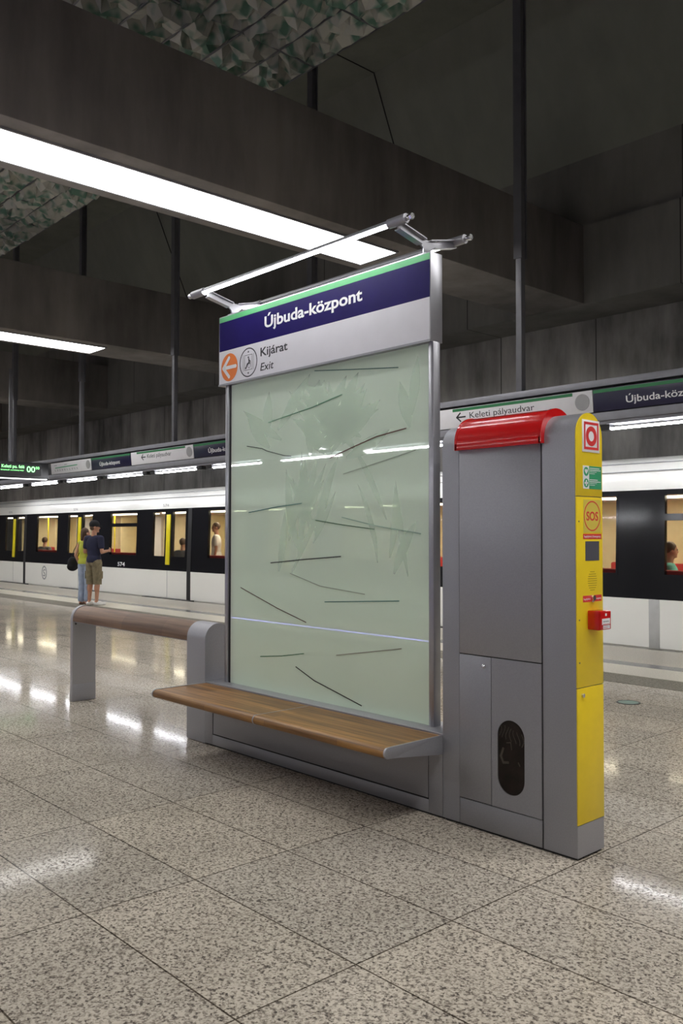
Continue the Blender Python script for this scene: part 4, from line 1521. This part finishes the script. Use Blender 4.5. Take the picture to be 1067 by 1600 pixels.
def woman_extra(put, q, t):
    bm = blob_bm([('e', q(0, -0.018, 0.028), (0.086, 0.098, 0.103), -0.4, 0), ('c', q(0, -0.075, -0.01), 0.05, q(0, -0.095, -0.15), 0.028)], 0.009)
    cut(bm, q(0, 0.055, 0.0), (math.sin(0.4), math.cos(0.4), 0))
    put('hair', bm, M['hair'])
    for s in (-1, 1):
        bm = blob_bm([('c', (s * 0.085, -0.05, 0.022), 0.034, (s * 0.11, 0.16, 0.022), 0.034)], 0.008)
        cut(bm, (0, 0, 0.0), (0, 0, -1))
        cut(bm, (0, 0, 0.035), (0, 0, 1))
        put('sandal', bm, M['leather'])


wm = person('person', 'woman in lime top and pale jeans standing behind the man in the cap', (-15.22, 5.06, 0.0), math.radians(22), 0.925, M['skin_pale'],
            [((-0.235, -0.05, 1.13), (-0.19, 0.03, 0.90), (0.15, 0.25, -0.95), (0.2, 1, 0.1)), ((0.215, -0.03, 1.12), (0.14, 0.19, 1.08), (-0.3, 0.9, 0.2), (0, 0.1, 1))],
            STAND(0.085), -0.4, lower='trousers', top_mat=M['lime_cloth'], low_mat=M['jeans'], extras=woman_extra, female=True)
t = thing('shoulder_bag', 'black shoulder bag hanging at the side of the woman in lime', 'bag', (-15.45, 4.93, 0.74))
bm = blob_bm([('e', (-15.475, 4.90, 0.86), (0.07, 0.14, 0.15), math.radians(22), 0), ('e', (-15.475, 4.90, 0.80), (0.078, 0.155, 0.10), math.radians(22), 0)], 0.012)
obj('pouch', bm, M['black_cloth'], t, 1.2)
obj('strap', tube(N(), [(-15.475, 4.86, 0.98), (-15.43, 4.91, 1.16), (-15.36, 4.98, 1.335), (-15.42, 5.04, 1.16), (-15.47, 5.0, 0.96)], 0.009, 8), M['black_cloth'], t)

SEATED = [((-0.09, 0.02, 0.90), (-0.12, 0.42, 0.88), (-0.12, 0.44, 0.46), (-0.12, 0.60, 0.40)), ((0.09, 0.02, 0.90), (0.12, 0.42, 0.88), (0.12, 0.44, 0.46), (0.12, 0.60, 0.40))]
LAP = [((0.24, 0.03, 1.12), (0.12, 0.27, 1.0), (-0.4, 0.9, -0.1), (-0.5, 0, 1)), ((-0.24, 0.03, 1.12), (-0.12, 0.27, 1.0), (0.4, 0.9, -0.1), (0.5, 0, 1))]


def hair_extra(put, q, t):
    bm = blob_bm([('e', q(0, -0.012, 0.034), (0.083, 0.100, 0.098), 0, 0)], 0.012)
    cut(bm, q(0, 0.06, 0.0), (0, 1, -0.4))
    put('hair', bm, M['hair'])


for nm, lx, ly, rz, tm, la in (
        ('person', -3.64, 8.05, -1.2, 'teal_cloth', 'passenger in teal top seated in the train window at the right edge'),
        ('person', -24.05, 8.05, 0.4, 'grey_cloth', 'dark clothed passenger seated in the train window left of the woman'),
        ('person', -16.05, 8.0, 0.3, 'grey_cloth', 'passenger in grey seated beyond the train door right of the man'),
        ):
    person(nm, la, (lx, ly, -0.36), rz, 1.0, M['skin_pale'], LAP, SEATED, 0.4, 0.014, 'seat', M[tm], M['black_cloth'], hair_extra)
person('person', 'passenger in white top standing in the train window beside the glass panel', (-15.05, 8.3, 0.05), 2.4, 0.98, M['skin_pale'],
       [((0.23, -0.03, 1.13), (0.22, 0.02, 0.90), (0, 0.2, -1), (0, 1, 0.2)), ((-0.23, -0.03, 1.13), (-0.22, 0.02, 0.90), (0, 0.2, -1), (0, 1, 0.2))],
       STAND(0.09), 0.3, 0.014, 'trousers', M['white_cloth'], M['black_cloth'], hair_extra)
